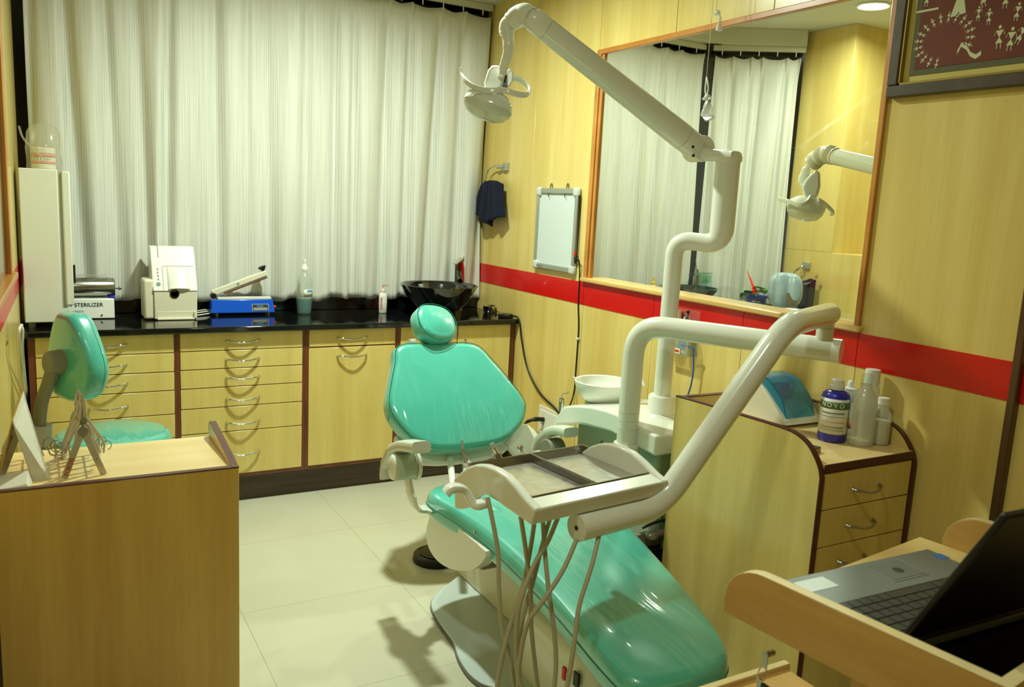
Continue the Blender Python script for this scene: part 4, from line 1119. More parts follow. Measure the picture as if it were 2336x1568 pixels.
MB().loft(rings).build('motor_cover', M['ivory'], ch, angle=60)
xsw = 1.299
for px, py, hh, ww, mt in ((1287, 1537, .020, .008, 'redplastic'), (1297, 1545, .022, .006, 'black'), (1315, 1551, .022, .013, 'black')):
    q = P(px, py, x=xsw)
    MB().obox((xsw, q.y, q.z), (.004, 0, 0), (0, ww, 0), (0, 0, hh)).build('rocker_switch', M[mt], ch, bevel=.002)
q = P(1196, 1530, x=xsw)
lettering('Kavo', (xsw + .0012, q.y, q.z - .004), (0, -1, -.10), (0, -.10, 1), .020, M['label_grey'], ch)
# left arm rest
xa = 1.075
ap = [P(px, py, x=xa) for px, py in ((962, 1021), (948, 1019), (925, 1017), (905, 1026), (892, 1045), (885, 1068), (884, 1092))]
arm = MB().strap(catmull(ap, 5), (1, 0, 0), [.034] * 18 + [.030] * 13, [.040] * 16 + [.030] * 8 + [.018] * 7).build('arm_rest', M['armplastic'], ch)
hc = P(921, 1064, x=xa)
MB().cyl((1.036, hc.y, hc.z), (1.112, hc.y, hc.z), .047, n=36).build('arm_hub', M['greenish'], ch, bevel=.006)
MB().ell((1.034, hc.y, hc.z), .012, .034, .044).build('hub_cap', M['ivory'], ch)
MB().cyl((1.112, hc.y, hc.z), (1.124, hc.y, hc.z), .055, n=36).build('hub_flange', M['ivory'], ch, bevel=.004)
st = [P(px, py, x=xx) for px, py, xx in ((927, 1085, 1.105), (936, 1120, 1.105), (944, 1150, 1.108), (956, 1161, 1.125), (985, 1163, 1.19), (1010, 1166, 1.23))]
MB().strap(catmull(st, 5), (0, 1, 0), [.040, .036, .032, .030, .030, .028] * 4 + [.028] * 2, .016).build('arm_bracket', M['ivory'], ch)
# right arm rest
xb = 1.80
ap = [P(px, py, x=xb) for px, py in ((1303, 987), (1285, 982), (1268, 982), (1250, 990), (1236, 1003), (1228, 1022))]
MB().strap(catmull(ap, 5), (1, 0, 0), .034, [.040] * 14 + [.028] * 12).build('arm_rest', M['armplastic'], ch)
hc = P(1262, 1026, x=xb)
MB().cyl((1.765, hc.y, hc.z), (1.835, hc.y, hc.z), .047, n=36).build('arm_hub', M['midgrey'], ch, bevel=.006)
st = [V((1.765, hc.y, hc.z - .02)), V((1.762, hc.y - .02, hc.z - .12)), V((1.755, hc.y - .05, .46)), V((1.70, hc.y - .08, .43))]
MB().strap(catmull(st, 5), (0, 1, 0), .034, .016).build('arm_bracket', M['ivory'], ch)

# foot switch, bin liner
q = V((1.42, 3.03, 0))
t = thing('foot_switch', 'round black foot switch on the floor beneath the chair back', 'foot switch', q)
MB().lathe(q, [(.001, 0), (.098, 0), (.100, .006), (.096, .026), (.088, .032), (.001, .034)], 48).build('body', M['rubber'], t)
MB().lathe(q, [(.060, .0335), (.072, .036), (.060, .039), (.001, .040)], 40).build('pedal_disc', M['black'], t)
q = V((1.70, 3.15, 0)); zq = P(1150, 1012, x=1.70).z
t = thing('waste_bin', 'bin with a crinkled black liner standing behind the chair back', 'bin', q)
MB().lathe(q, [(.001, 0), (.10, 0), (.125, zq - .03), (.122, zq - .03), (.095, .01), (.001, .01)], 36).build('tub', M['black'], t)
rings = []
rnd = random.Random(3)
for r, h in ((.128, zq - .12), (.134, zq - .05), (.133, zq), (.120, zq + .004), (.112, zq - .03), (.08, zq - .10), (.01, zq - .14)):
    rings.append([q + V(((r + rnd.uniform(-.006, .006)) * math.cos(a), (r + rnd.uniform(-.006, .006)) * math.sin(a), h + rnd.uniform(-.012, .012))) for a in [2 * PI * k / 40 for k in range(40)]])
MB().loft(rings, False).build('liner', M['bagblack'], t, angle=25)

# ------------------------------------------------------------------ spittoon unit
XU = 1.83
su = thing('spittoon_unit', 'white spittoon unit with round bowl between chair and window wall', 'spittoon', (2.0, 2.5, 0))
tl = [P(px, py, x=XU) for px, py in ((1264, 957), (1285, 927), (1305, 925), (1323, 925), (1350, 928), (1380, 935), (1403, 943), (1439, 961), (1470, 980), (1496, 995))]
bl = [P(px, py, x=XU) for px, py in ((1494, 1043), (1440, 1014), (1394, 987), (1375, 981), (1358, 977), (1335, 971), (1314, 968), (1290, 969), (1266, 972))]
prof = [(q.y, q.z) for q in tl + bl]
MB().prism(prof, (XU, 0, 0), (0, 1, 0), (0, 0, 1), (.345, 0, 0)).build('shell', M['ivory'], su, bevel=.010, seg=3)
B(1.90, 2.14, 2.22, 2.74, .02, .665).build('pedestal', M['greenish'], su, bevel=.012)
B(1.87, 2.17, 2.18, 2.78, 0, .02).build('plinth', M['midgrey'], su, bevel=.004)
q = P(1374, 1010, x=1.899)
MB().cyl(q + V((.002, 0, 0)), q - V((.006, 0, 0)), .007, n=14).build('outlet_nipple', M['steel'], su)
bc = V((1.985, 2.695, 0)); zr = P(1383, 872, x=1.985).z
zt_ = P(1340, 927, x=1.90).z
MB().lathe((bc.x, bc.y, 0), [(.001, zr - .085), (.060, zr - .085), (.085, zr - .074), (.108, zr - .045), (.118, zr - .012), (.120, zr), (.117, zr + .003), (.112, zr), (.108, zr - .02), (.092, zr - .052), (.06, zr - .068), (.012, zr - .074), (.001, zr - .074)], 56).build('bowl', pm('white_ceramic', lin(234, 236, 226), .08, coat=.6), su)
MB().cyl((bc.x, bc.y, zt_ - .05), (bc.x, bc.y, zr - .082), .072, n=40).build('bowl_base', M['greenish'], su)
sx = P(1450, 905, x=2.02)
MB().cyl((sx.x, sx.y, zt_ - .06), (sx.x, sx.y, sx.z + .03), .016, n=20).build('rinse_post', M['ivory'], su)
hd = P(1447, 868, x=2.02); tp_ = P(1470, 880, x=2.02)
MB().tube([hd + V((0, .02, -.03)), hd + V((0, .012, .012)), hd, hd.lerp(tp_, .5) + V((0, 0, .006)), tp_], [.008, .022, .026, .018, .004], 18, flat=.8).build('rinse_spout', M['ivory'], su)
MB().cyl(tp_ + V((-.0, .022, -.004)), tp_ + V((0, .022, -.014)), .005, n=12).build('nozzle', M['black'], su)
q = P(1450, 955, x=1.92)
MB().lathe((q.x, q.y, q.z - .022), [(.001, 0), (.013, 0), (.013, .020), (.011, .023), (.001, .023)], 24).build('cup_knob', pm('clear_grey_knob', lin(206, 210, 200), .15, coat=.4), su)
MB().obox(P(1462, 943, x=1.98), (.004, 0, 0), (0, .014, 0), (0, 0, .002)).build('slot', M['black'], su)
# three-way syringe parked on the unit
q = P(1281, 925, x=1.88)
t = thing('syringe_tool', 'steel three-way syringe with a thin bent tip parked on the spittoon unit', 'dental tool', q)
MB().tube([q + V((0, 0, -.03)), q + V((0, 0, .01)), q + V((0, .004, .03))], [.010, .012, .011], 14).build('handle', M['steel'], t)
MB().tube(catmull([q + V((0, .004, .03)), q + V((0, -.004, .05)), P(1290, 898, x=1.88), P(1297, 895, x=1.88)], 5), .0026, 8).build('tip', M['steeltool'], t)
MB().ell(q + V((-.008, 0, .022)), .006, .006, .006, n=10, m=6).ell(q + V((-.004, -.010, .022)), .005, .005, .005, n=10, m=6).build('button', M['chrome'], t)
# valves and tubes under the unit
q = P(1490, 1222, x=1.80)
q = P(1488, 1222, y=2.175)
t = thing('water_valve', 'grey pipe valve with green and black tubes behind the leg rest', 'valve', q)
MB().ell(q, .030, .022, .018, n=18, m=10).cyl(q + V((.0, 0, 0)), q + V((.06, 0, .002)), .014, n=16).build('valve_body', M['pvc'], t)
MB().tube(catmull([q + V((-.04, .01, .03)), q + V((.0, .0, .045)), q + V((.05, 0, .05)), q + V((.12, .02, .03))], 5), .005, 8).build('black_tube', M['cableblack'], t)
MB().tube(catmull([q + V((.02, .02, .10)), q + V((.045, .01, .06)), q + V((.055, 0, .0)), q + V((.05, .0, -.06))], 5), .0055, 8).build('green_tube', M['greenhose'], t)
MB().box(q.x - .05, q.x + .09, q.y + .02, q.y + .04, 0, q.z + .0).build('bracket', M['midgrey'], t)
MB().box(q.x - .02, q.x + .06, q.y - .01, q.y + .03, 0, q.z - .05).build('pump_case', M['black'], t, bevel=.006)

# ------------------------------------------------------------------ operating light on its post
ol_ = thing('operating_light', 'white dental lamp on a long jointed arm above the chair', 'dental lamp', (2.0, 2.345, .75))
zt0 = .752
MB().lathe((2.0, 2.347, zt0), [(.001, -.01), (.082, -.01), (.070, .004), (.052, .012), (.050, .016), (.050, .074), (.046, .080), (.001, .080)], 40).build('post_collar', M['ivory'], ol_)
pth = rounded_path([(2.0, 2.347, .80), (2.0, 2.345, 1.408), (2.103, 2.222, 1.398), (2.103, 2.222, 1.70)], .062, 10)
n_ = len(pth)
rr = []
for i_, q in enumerate(pth):
    if i_ < 12: rr.append(.032)
    else:
        k = min(1, (i_ - 12) / 9); rr.append(.032 + .011 * k)
MB().tube(pth, rr, 28).build('post', M['ivory'], ol_, angle=60)
J = P(1592, 340, x=2.06); T = V((2.103, 2.222, 1.70))
MB().loft([[V((T.x, T.y, z)) + V((s * math.cos(a), s * math.sin(a), 0)) for a in [2 * PI * k / 36 for k in range(36)]] for z, s in ((1.684, .0435), (1.690, .048), (1.705, .048), (1.722, .036), (1.727, .01))]).build('swivel_cap', M['ivory'], ol_)
ud = (J - T); ud.z = 0; ud.normalize(); un = V((-ud.y, ud.x, 0))
nk = []
for s, w, h0, h1 in ((-.03, .044, 1.690, 1.722), (.02, .046, 1.690, 1.726), (.06, .040, 1.688, 1.730), ((J - T).length, .026, 1.690, 1.752)):
    c = V((T.x, T.y, 0)) + ud * s
    nk.append([c + un * (w * math.copysign(abs(math.cos(a)) ** .6, math.cos(a))) + V((0, 0, (h0 + h1) / 2 + (h1 - h0) / 2 * math.copysign(abs(math.sin(a)) ** .6, math.sin(a)))) for a in [2 * PI * k / 28 for k in range(28)]])
MB().loft(nk).build('knuckle', M['ivory'], ol_)
E_ = P(1213, 42, x=1.40)
ua = (E_ - J).normalized()
hub = ua.cross(V((0, 0, 1))).normalized()
MB().cyl(J - hub * .040, J + hub * .040, .046, n=36).build('joint_hub', M['ivory'], ol_, bevel=.005)
MB().tube([J + ua * .01, J + ua * .075], .0455, 32).build('arm_sleeve', M['ivory'], ol_)
MB().tube([J + ua * .077, E_ - ua * .055], [.0460, .0375], 36).build('arm', M['ivory'], ol_)
MB().tube([E_ - ua * .054, E_ - ua * .005, E_ + ua * .018], [.0372, .0372, .022], 32).build('arm_end', M['ivory'], ol_)
mb = MB()
for a, b in ((.02, .018), (.045, .018)):
    pass
for px, py in ((1581, 335), (1582, 355)):
    q = J - hub * .0 ; 
    d = RC @ V(((px - 1168) / FPX, -(py - 784) / FPX, -1.0)); hn = hub if hub.dot(d) < 0 else -hub
    pl = J + hn * .041; t_ = (pl - CAM).dot(hn) / d.dot(hn); c = CAM + d * t_
    mb.cyl(c - hn * .003, c + hn * .0015, .005, n=12)
mb.build('screw', M['black'], ol_)
el = [E_ + ua * .0, P(1192, 33, x=1.385), P(1168, 48, x=1.365), P(1157, 60, x=1.355), P(1156, 78, x=1.352)]
MB().tube(catmull(el, 6), [.034, .036, .034, .031, .027, .026, .025], 24).build('elbow', M['ivory'], ol_)
stp = [P(1157, 70, x=1.352), P(1160, 100, x=1.352), P(1158, 125, x=1.352), P(1150, 150, x=1.352), P(1146, 170, x=1.352)]
MB().tube(catmull(stp, 6), [.0205, .019, .017, .0155, .013], 20).build('stem', M['ivory'], ol_)
LD = (RC.transposed() @ (P(1112, 235, x=1.33) - CAM)).z * -1
def L_(px, py, dd=0): return D(px, py, LD + dd)
right = (L_(1120, 200) - L_(1100, 200)).normalized(); upv = (L_(1100, 190) - L_(1100, 200)).normalized(); fwd = right.cross(upv)   # towards the viewer
def lobe(pts, d0, d1):
    r0 = [L_(a, b, d0) for a, b in pts]; r1 = [L_(a, b, d1) for a, b in pts]
    return MB().loft([r0, r1])
lobe([(1113, 160), (1122, 150), (1136, 148), (1148, 157), (1152, 176), (1146, 200), (1132, 208), (1108, 205), (1104, 190)], -.03, .03).build('yoke', M['ivory'], ol_, bevel=.010, seg=4)
lobe([(1157, 160), (1164, 156), (1171, 166), (1170, 186), (1162, 198), (1156, 196)], -.026, .03).build('yoke', M['ivory'], ol_, bevel=.008, seg=3)
lobe([(1147, 160), (1160, 162), (1158, 200), (1142, 204)], -.018, .02).build('tilt_hinge', M['black'], ol_)
# lamp body: wide pearl shell above a clear faceted front cover
hc = L_(1113, 244); tilt = math.radians(-19)
ru = right * math.cos(tilt) + upv * math.sin(tilt); rv = upv * math.cos(tilt) - right * math.sin(tilt)
Ms = Matrix((ru, fwd, rv)).transposed()
def dome(cx, rx, ry, hs, sgn):
    rings = []
    for k, h in hs:
        rings.append([cx + Ms @ V((rx * k * math.copysign(abs(math.cos(a)) ** .8, math.cos(a)), ry * k * math.copysign(abs(math.sin(a)) ** .8, math.sin(a)), h * sgn)) for a in [2 * PI * i_ / 40 for i_ in range(40)]])
    return MB().loft(rings)
dome(hc, .085, .062, ((1.0, 0), (1.0, .008), (.93, .026), (.78, .042), (.5, .054), (.22, .058), (.02, .058)), 1).build('lamp_shell', M['lampshell'], ol_)
dome(hc, .085, .062, ((.99, -.001), (.95, .014), (.78, .030), (.5, .040), (.02, .043)), -1).build('front_cover', M['lampglass'], ol_)
dome(hc, .078, .054, ((.98, .002), (.86, .016), (.5, .024), (.02, .027)), 1).build('reflector', M['mirror'], ol_)
mb = MB()
for k in range(4):
    a, b = L_(1078 + k * 20, 221 + k * 6, -.055 + .004 * k), L_(1098 + k * 18, 214 + k * 9, -.062 + .004 * k)
    mb.tube(catmull([a, a.lerp(b, .5) + upv * .008, b], 4), .0032, 8)
mb.build('vent_rib', M['lampshell'], ol_)
MB().cyl(L_(1134, 205), L_(1130, 216), .018, .022, n=24).build('neck', M['greyplastic'], ol_)
hl = [L_(1051, 157, .02), L_(1054, 172, .01), L_(1064, 186, -.02), L_(1082, 199, -.045), L_(1104, 206, -.058), L_(1124, 207, -.060), L_(1142, 205, -.055)]
MB().strap(catmull(hl, 6), upv, [.006] + [.0085] * 8 + [.0105] * 28, .009).build('grab_handle', M['ivory'], ol_)
hr_ = [L_(1142, 205, -.055), L_(1160, 209, -.060), L_(1180, 215, -.050), L_(1197, 217, -.025), L_(1207, 211, .005), L_(1206, 200, .025), L_(1194, 188, .035), L_(1180, 180, .03), L_(1168, 176, .02)]
MB().strap(catmull(hr_, 6), upv, .0098, .009).build('grab_handle', M['ivory'], ol_)

# ------------------------------------------------------------------ instrument table on its bent arms
dt = thing('instrument_table', 'white arched instrument table on bent white tubes over the leg rest', 'dental table', (1.82, 2.30, .60))
P1 = V((1.812, 2.297, 0)); P2 = V((2.135, 1.69, 1.108))
MB().lathe((P1.x, P1.y, .60), [(.001, 0), (.046, 0), (.049, .005), (.049, .072), (.046, .080), (.001, .080)], 36).build('post_collar', M['ivory'], dt)
MB().tube(rounded_path([(P1.x, P1.y, .67), (P1.x, P1.y, 1.112), P2], .115, 12), .0375, 32).build('lower_arm', M['ivory'], dt)
mb = MB()
for z in (.735, .765, .795): mb.lathe((P1.x, P1.y, z), [(.0374, 0), (.0381, .0008), (.0374, .0016)], 36)
mb.build('ring_joint', M['greyplastic'], dt)
Q = P2 + (V((P1.x, P1.y, 1.112)) - P2).normalized() * .055
MB().cyl(Q + V((0, 0, .02)), Q + V((0, 0, .10)), .026, n=28).build('pivot', M['ivory'], dt)
MB().lathe(Q + V((0, 0, .066)), [(.0262, 0), (.0268, .001), (.0262, .002)], 28).build('ring_joint', M['greyplastic'], dt)
A0 = Q + V((.038, .022, .107)); 
MB().tube(rounded_path([A0, (1.765, 1.585, 1.214), (1.400, 1.618, .735), (1.112, 1.579, .735)], .085, 12), .0345, 32).build('upper_arm', M['ivory'], dt)
q = V((1.112, 1.579, .735)); dq = V((-.288, -.039, 0)).normalized()
MB().cyl(q + dq * .0002, q + dq * .0012, .006, n=12).build('end_hole', M['black'], dt)
TL = V((.968, 1.559, .77)); TU = V((.993, .115, 0)).normalized(); TV = V((-TU.y, TU.x, 0)); TW = .4446
tm = lambda u, v, z: V((TL.x, TL.y, 0)) + TU * u + TV * v + V((0, 0, z))
side = [(0, .770), (-.012, .812), (.03, .826), (.068, .843), (.11, .857), (.155, .861), (.20, .858), (.24, .848), (.275, .831), (.306, .808), (.338, .781), (.332, .740), (.327, .700), (.30, .708), (.268, .724), (.235, .760), (.205, .779), (.178, .785), (.132, .782), (.061, .776)]
for u0 in (0, TW - .026):
    MB().prism([(a, b) for a, b in side], tm(u0, 0, 0), TV, (0, 0, 1), TU * .026).build('side_panel', M['ivory'], dt, bevel=.006, seg=3)
MB().prism([(0, .770), (-.012, .812), (.036, .822), (.036, .805), (.05, .790), (.05, .776)], tm(.02, 0, 0), TV, (0, 0, 1), TU * (TW - .04)).build('front_fascia', M['ivory'], dt, bevel=.004)
MB().prism([(.02, .776), (.02, .800), (.32, .800), (.32, .785)], tm(.02, 0, 0), TV, (0, 0, 1), TU * (TW - .04)).build('deck', M['ivory'], dt)
MB().prism([(.318, .75), (.318, .812), (.338, .79), (.336, .745)], tm(.02, 0, 0), TV, (0, 0, 1), TU * (TW - .04)).build('holder_bar', M['ivory'], dt, bevel=.004)
MB().obox(tm(.20, .04, .768), TU * .06, TV * .03, (0, 0, .006)).cyl(tm(.20, .035, .772), tm(.20, .03, .74), .016, n=20).build('mounting_block', M['ivory'], dt, bevel=.002)
# curved pull handle at the left end
hp = [tm(-.002, .10, .775), tm(-.045, .095, .768), tm(-.068, .10, .774), tm(-.085, .12, .798), tm(-.10, .15, .820), tm(-.118, .185, .826), tm(-.132, .22, .816), tm(-.138, .24, .796)]
hp = [P(1112, 1146, z=.770), P(1092, 1152, z=.768), P(1080, 1150, z=.770), P(1071, 1136, z=.783), P(1060, 1119, z=.800), P(1042, 1113, z=.812), P(1026, 1116, z=.812), P(1017, 1126, z=.803)]
MB().strap(catmull(hp, 6), TV + TU * .3, .017, .020).build('pull_handle', M['ivory'], dt)
# two steel trays
for k, (u0, u1) in enumerate(((.032, .236), (.238, .452 - .024))):
    v0, v1, zt1 = .040, .318, .822
    t = thing('steel_tray', ('shallow steel tray on the left half of the instrument table', 'shallow steel tray on the right half of the instrument table')[k], 'tray', tm((u0 + u1) / 2, (v0 + v1) / 2, .801), 'steel instrument trays')
    MB().prism([(u0, v0), (u1, v0), (u1, v1), (u0, v1)], tm(0, 0, .8005), TU, TV, (0, 0, .002)).build('tray_floor', M['tray'], t)
    e = .0016
    mb = MB()
    c4 = [(u0, v0), (u1, v0), (u1, v1), (u0, v1)]
    r_ = [[tm(a + sa * .000, b + sb * .000, .801) for (a, b), (sa, sb) in zip(c4, ((1, 1), (-1, 1), (-1, -1), (1, -1)))], [tm(a, b, zt1) for a, b in c4], [tm(a + sa * e, b + sb * e, zt1) for (a, b), (sa, sb) in zip(c4, ((1, 1), (-1, 1), (-1, -1), (1, -1)))], [tm(a + sa * e, b + sb * e, .802) for (a, b), (sa, sb) in zip(c4, ((1, 1), (-1, 1), (-1, -1), (1, -1)))]]
    mb.loft(r_, False)
    for (a, b), (c, d) in zip(c4, c4[1:] + c4[:1]): mb.tube([tm(a, b, zt1), tm(c, d, zt1)], .0022, 6)
    mb.build('tray_rim', M['steel'], t)
# hand instruments parked along the far edge
def onV(px, py, v):
    n = TV; d = RC @ V(((px - 1168) / FPX, -(py - 784) / FPX, -1.0)); t_ = (tm(0, v, 0) - CAM).dot(n) / d.dot(n); return CAM + d * t_
def hand(pts, rr, mats, label):
    t = thing('handpiece', label, 'dental handpiece', pts[0], 'instruments on the far edge of the table')
    for i_, (a, b) in enumerate(zip(pts[:-1], pts[1:])):
        MB().tube([a, b], rr[i_], 14).build(('grip', 'shank', 'tip', 'head')[i_], mats[i_], t)
    return t
g0, g1, g2, g3 = onV(1075, 1072, .33), onV(1064, 1055, .335), onV(1056, 1024, .34), onV(1054, 1004, .345)
hand([g0, g1, g2, g3], [[.012, .009], [.006, .0032], [.0032, .003]], [M['white'], M['steel'], M['greyplastic']], 'thin bent syringe nozzle with white grip at the left end of the table')
g0, g1, g2, g3 = onV(1138, 1052, .33), onV(1132, 1035, .335), onV(1127, 1022, .34), onV(1122, 1012, .345)
hand([g0, g1, g2, g3], [[.0135, .0125], [.008, .006], [.007, .0065]], [M['steel'], M['chrome'], M['greyplastic']], 'stubby steel handpiece in the middle of the far table edge')
g0, g1, g2 = onV(1204, 1045, .33), onV(1192, 1030, .335), onV(1187, 1023, .34)
t = hand([g0, g1], [[.0085, .007]], [M['white']], 'slim white handpiece with steel turbine head at the right end of the far table edge')
MB().ell(g2, .010, .008, .010, n=16, m=10).build('head', M['chrome'], t)
# hoses looping down from the table
def hose(pp, r=.0058):
    pts = [P(px, py, y=yy) for px, py, yy in pp]
    o = MB().tube(catmull(pts, 8), r, 10).build('supply_hose', M['hose'], dt); return o
hose([(1112, 1135, 1.72), (1122, 1180, 1.70), (1136, 1260, 1.68), (1138, 1340, 1.66), (1145, 1430, 1.64), (1163, 1500, 1.62), (1180, 1600, 1.60)])
hose([(1188, 1180, 1.62), (1200, 1260, 1.61), (1210, 1340, 1.60), (1212, 1430, 1.60), (1222, 1530, 1.60), (1232, 1610, 1.60)])
hose([(1220, 1185, 1.63), (1212, 1240, 1.63), (1195, 1330, 1.62), (1172, 1400, 1.61), (1150, 1480, 1.60), (1135, 1560, 1.60), (1132, 1610, 1.60)])
hose([(1256, 1180, 1.64), (1238, 1240, 1.64), (1218, 1320, 1.63), (1198, 1390, 1.62), (1186, 1450, 1.61), (1184, 1520, 1.60), (1192, 1610, 1.60)])
hose([(1274, 1178, 1.60), (1250, 1235, 1.59), (1218, 1290, 1.58), (1188, 1370, 1.57), (1178, 1440, 1.57), (1180, 1520, 1.57), (1186, 1610, 1.57)])
hose([(1238, 1180, 1.66), (1243, 1260, 1.60), (1252, 1350, 1.56), (1264, 1440, 1.54), (1268, 1520, 1.53), (1260, 1610, 1.52)])
hose([(1316, 1230, 1.56), (1285, 1300, 1.54), (1240, 1370, 1.53), (1205, 1420, 1.54), (1188, 1490, 1.55), (1185, 1550, 1.56), (1220, 1610, 1.56)])
hose([(1368, 1215, 1.57), (1350, 1290, 1.53), (1322, 1380, 1.50), (1312, 1450, 1.48), (1302, 1520, 1.47), (1285, 1610, 1.46)])
# ------------------------------------------------------------------ desk in the left foreground
dk = thing('low_desk', 'low maple desk with brown edges in the left foreground', 'desk', (.16, 2.45, 0))
DX0, DX1, DY0, DY1, DZ = -.118, .457, 2.268, 2.625, .746
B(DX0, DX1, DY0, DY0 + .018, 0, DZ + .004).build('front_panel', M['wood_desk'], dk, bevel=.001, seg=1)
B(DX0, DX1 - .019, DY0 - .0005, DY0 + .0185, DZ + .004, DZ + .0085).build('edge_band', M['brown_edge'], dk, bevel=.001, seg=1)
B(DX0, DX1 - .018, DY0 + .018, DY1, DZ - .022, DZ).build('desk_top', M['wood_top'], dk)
pr = [(DY0 + .018, 0), (DY0 + .018, DZ + .004), (DY0 + .06, DZ + .012), (DY1 - .03, DZ + .045), (DY1 - .012, DZ + .046), (DY1 - .002, DZ + .034), (DY1, DZ + .015), (DY1, 0)]
MB().prism(pr, (DX1 - .018, 0, 0), (0, 1, 0), (0, 0, 1), (.018, 0, 0)).build('end_panel', M['wood'], dk, bevel=.001, seg=1)
eb = [(DY0 - .0005, DZ + .0045), (DY0 + .018, DZ + .0045), (DY0 + .06, DZ + .0125), (DY1 - .03, DZ + .0455), (DY1 - .012, DZ + .0465), (DY1 - .002, DZ + .0345), (DY1 + .0005, DZ + .015), (DY1 + .0025, DZ + .015), (DY1, DZ + .0365), (DY1 - .011, DZ + .0495), (DY1 - .031, DZ + .0485), (DY0 + .06, DZ + .0155), (DY0 + .018, DZ + .0085), (DY0 - .0005, DZ + .0085)]
MB().prism(eb, (DX1 - .0185, 0, 0), (0, 1, 0), (0, 0, 1), (.019, 0, 0)).build('edge_band', M['brown_edge'], dk)
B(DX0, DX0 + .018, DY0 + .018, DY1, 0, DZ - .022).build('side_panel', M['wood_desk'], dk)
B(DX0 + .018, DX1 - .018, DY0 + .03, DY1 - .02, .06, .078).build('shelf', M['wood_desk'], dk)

# orthodontic plier stands with pliers
def aframe(mb, x0, xa, x1, y, z0, z1, w=.016, th=.003):
    for xx in (x0, x1):
        d = V((xa - xx, 0, z1 - z0)); L = d.length; d.normalize(); nn = V((d.z, 0, -d.x))
        mb.obox(V(((xx + xa) / 2, y, (z0 + z1) / 2)), d * (L / 2), nn * (w / 2), (0, th / 2, 0))
def rack(xc, y0, y1, label, lett):
    z0, z1 = DZ, .872
    t = thing('plier_rack', label, 'plier rack', (xc, (y0 + y1) / 2, z0), 'plier racks on the low desk')
    for y in (y0, y1):
        mb = MB(); aframe(mb, xc - .046, xc, xc + .046, y, z0 + .0005, z1)
        mb.build('leg_frame', M['steeltool'], t, bevel=.0006)
        MB().cyl((xc, y - .004, z1 - .004), (xc, y + .003, z1 - .004), .0125, n=24).cyl((xc, y - .0055, z1 - .004), (xc, y - .004, z1 - .004), .005, n=16).build('pivot_disc', M['steel'], t)
    mb = MB()
    for dx, z in ((0, z1 + .004), (-.030, z0 + .045), (.030, z0 + .045)): mb.cyl((xc + dx, y0 - .002, z), (xc + dx, y1 + .002, z), .0025, n=10)
    mb.build('rail', M['steel'], t)
    if lett:
        d = V((-.046, 0, z0 - z1)).normalized(); up = V((-d.z, 0, d.x)); 
        # letters read up the left leg
        lettering('FORTIS', V((xc - .0415, y0 - .0022, z0 + .008)) + V((d.z, 0, -d.x)) * -.004 * 0 + V((.0040, 0, -.0024)), -d, V((d.z, 0, -d.x)), .0105, pm('red_engraved_print', lin(176, 84, 40), .5), t, bold=.02)
    return t, z1
def plier(label, xc, y, z, spread, tall, yaw=0, ring=False):
    """pliers straddling the rail: beaks up, two bowed handles down either side"""
    t = thing('pliers', label, 'pliers', (xc, y, z - .08), 'orthodontic pliers on the racks')
    cs, sn = math.cos(yaw), math.sin(yaw)
    f = lambda a, b, c=0: V((xc + a * cs - c * sn, y + a * sn + c * cs, z + b))
    for s in (-1, 1):
        pts = [f(s * .004, .008), f(s * .016, -.012), f(s * spread * .62, -.040), f(s * spread, -.075), f(s * spread * .98, -.105)]
        MB().tube(catmull(pts, 5), [.0058, .0058, .0054, .0048, .0036], 8, flat=.7).build('handle', M['steeltool'], t)
        if ring:
            c = f(s * (spread + .006), -.085); pts = [c + V((.013 * math.cos(a) * cs, .013 * math.cos(a) * sn, .013 * math.sin(a))) for a in [2 * PI * k / 18 for k in range(19)]]
            MB().tube(pts, .0014, 6).build('finger_ring', M['steel'], t)
        MB().tube([f(-s * .0035, .010), f(-s * .006, .022), f(-s * .003, tall * .75), f(-s * .0022 + s * .002, tall)], [.0058, .0055, .0036, .0015], 8).build('beak', M['steeltool'], t)
    MB().cyl(f(0, .010, -.007), f(0, .010, .007), .0090, n=18).build('joint', M['steel'], t)
    return t
t, zr = rack(.082, 2.345, 2.545, 'folding steel plier rack lettered FORTIS on the low desk', True)
for k, (sp_, tl_, yw, rg) in enumerate(((.030, .060, .15, False), (.042, .048, -.2, False), (.050, .066, .1, True), (.046, .045, .3, True), (.036, .062, -.15, False))):
    plier(('steel pliers nearest the FORTIS-lettered legs of the rack', 'second steel pliers on the FORTIS rack, counted from its lettered legs', 'middle steel pliers on the FORTIS rack, with finger rings', 'fourth steel pliers on the FORTIS rack, with finger rings', 'steel pliers at the far end of the FORTIS rack')[k], .082 + (.002, -.004, .004, 0, -.002)[k], 2.375 + .037 * k, zr + .006, sp_, tl_, yw, rg)
t, zr = rack(-.060, 2.40, 2.56, 'plain steel plier rack behind the leaning white card', False)
for k, (sp_, tl_, yw, rg) in enumerate(((.030, .040, .2, True), (.040, .030, -.1, False), (.026, .046, .1, False))):
    plier(('steel ring-handled pliers at the near end of the rack behind the white card', 'middle steel pliers on the rack behind the white card', 'steel pliers at the far end of the rack behind the white card')[k], -.060, 2.425 + .05 * k, zr + .006, sp_, tl_, yw, rg)
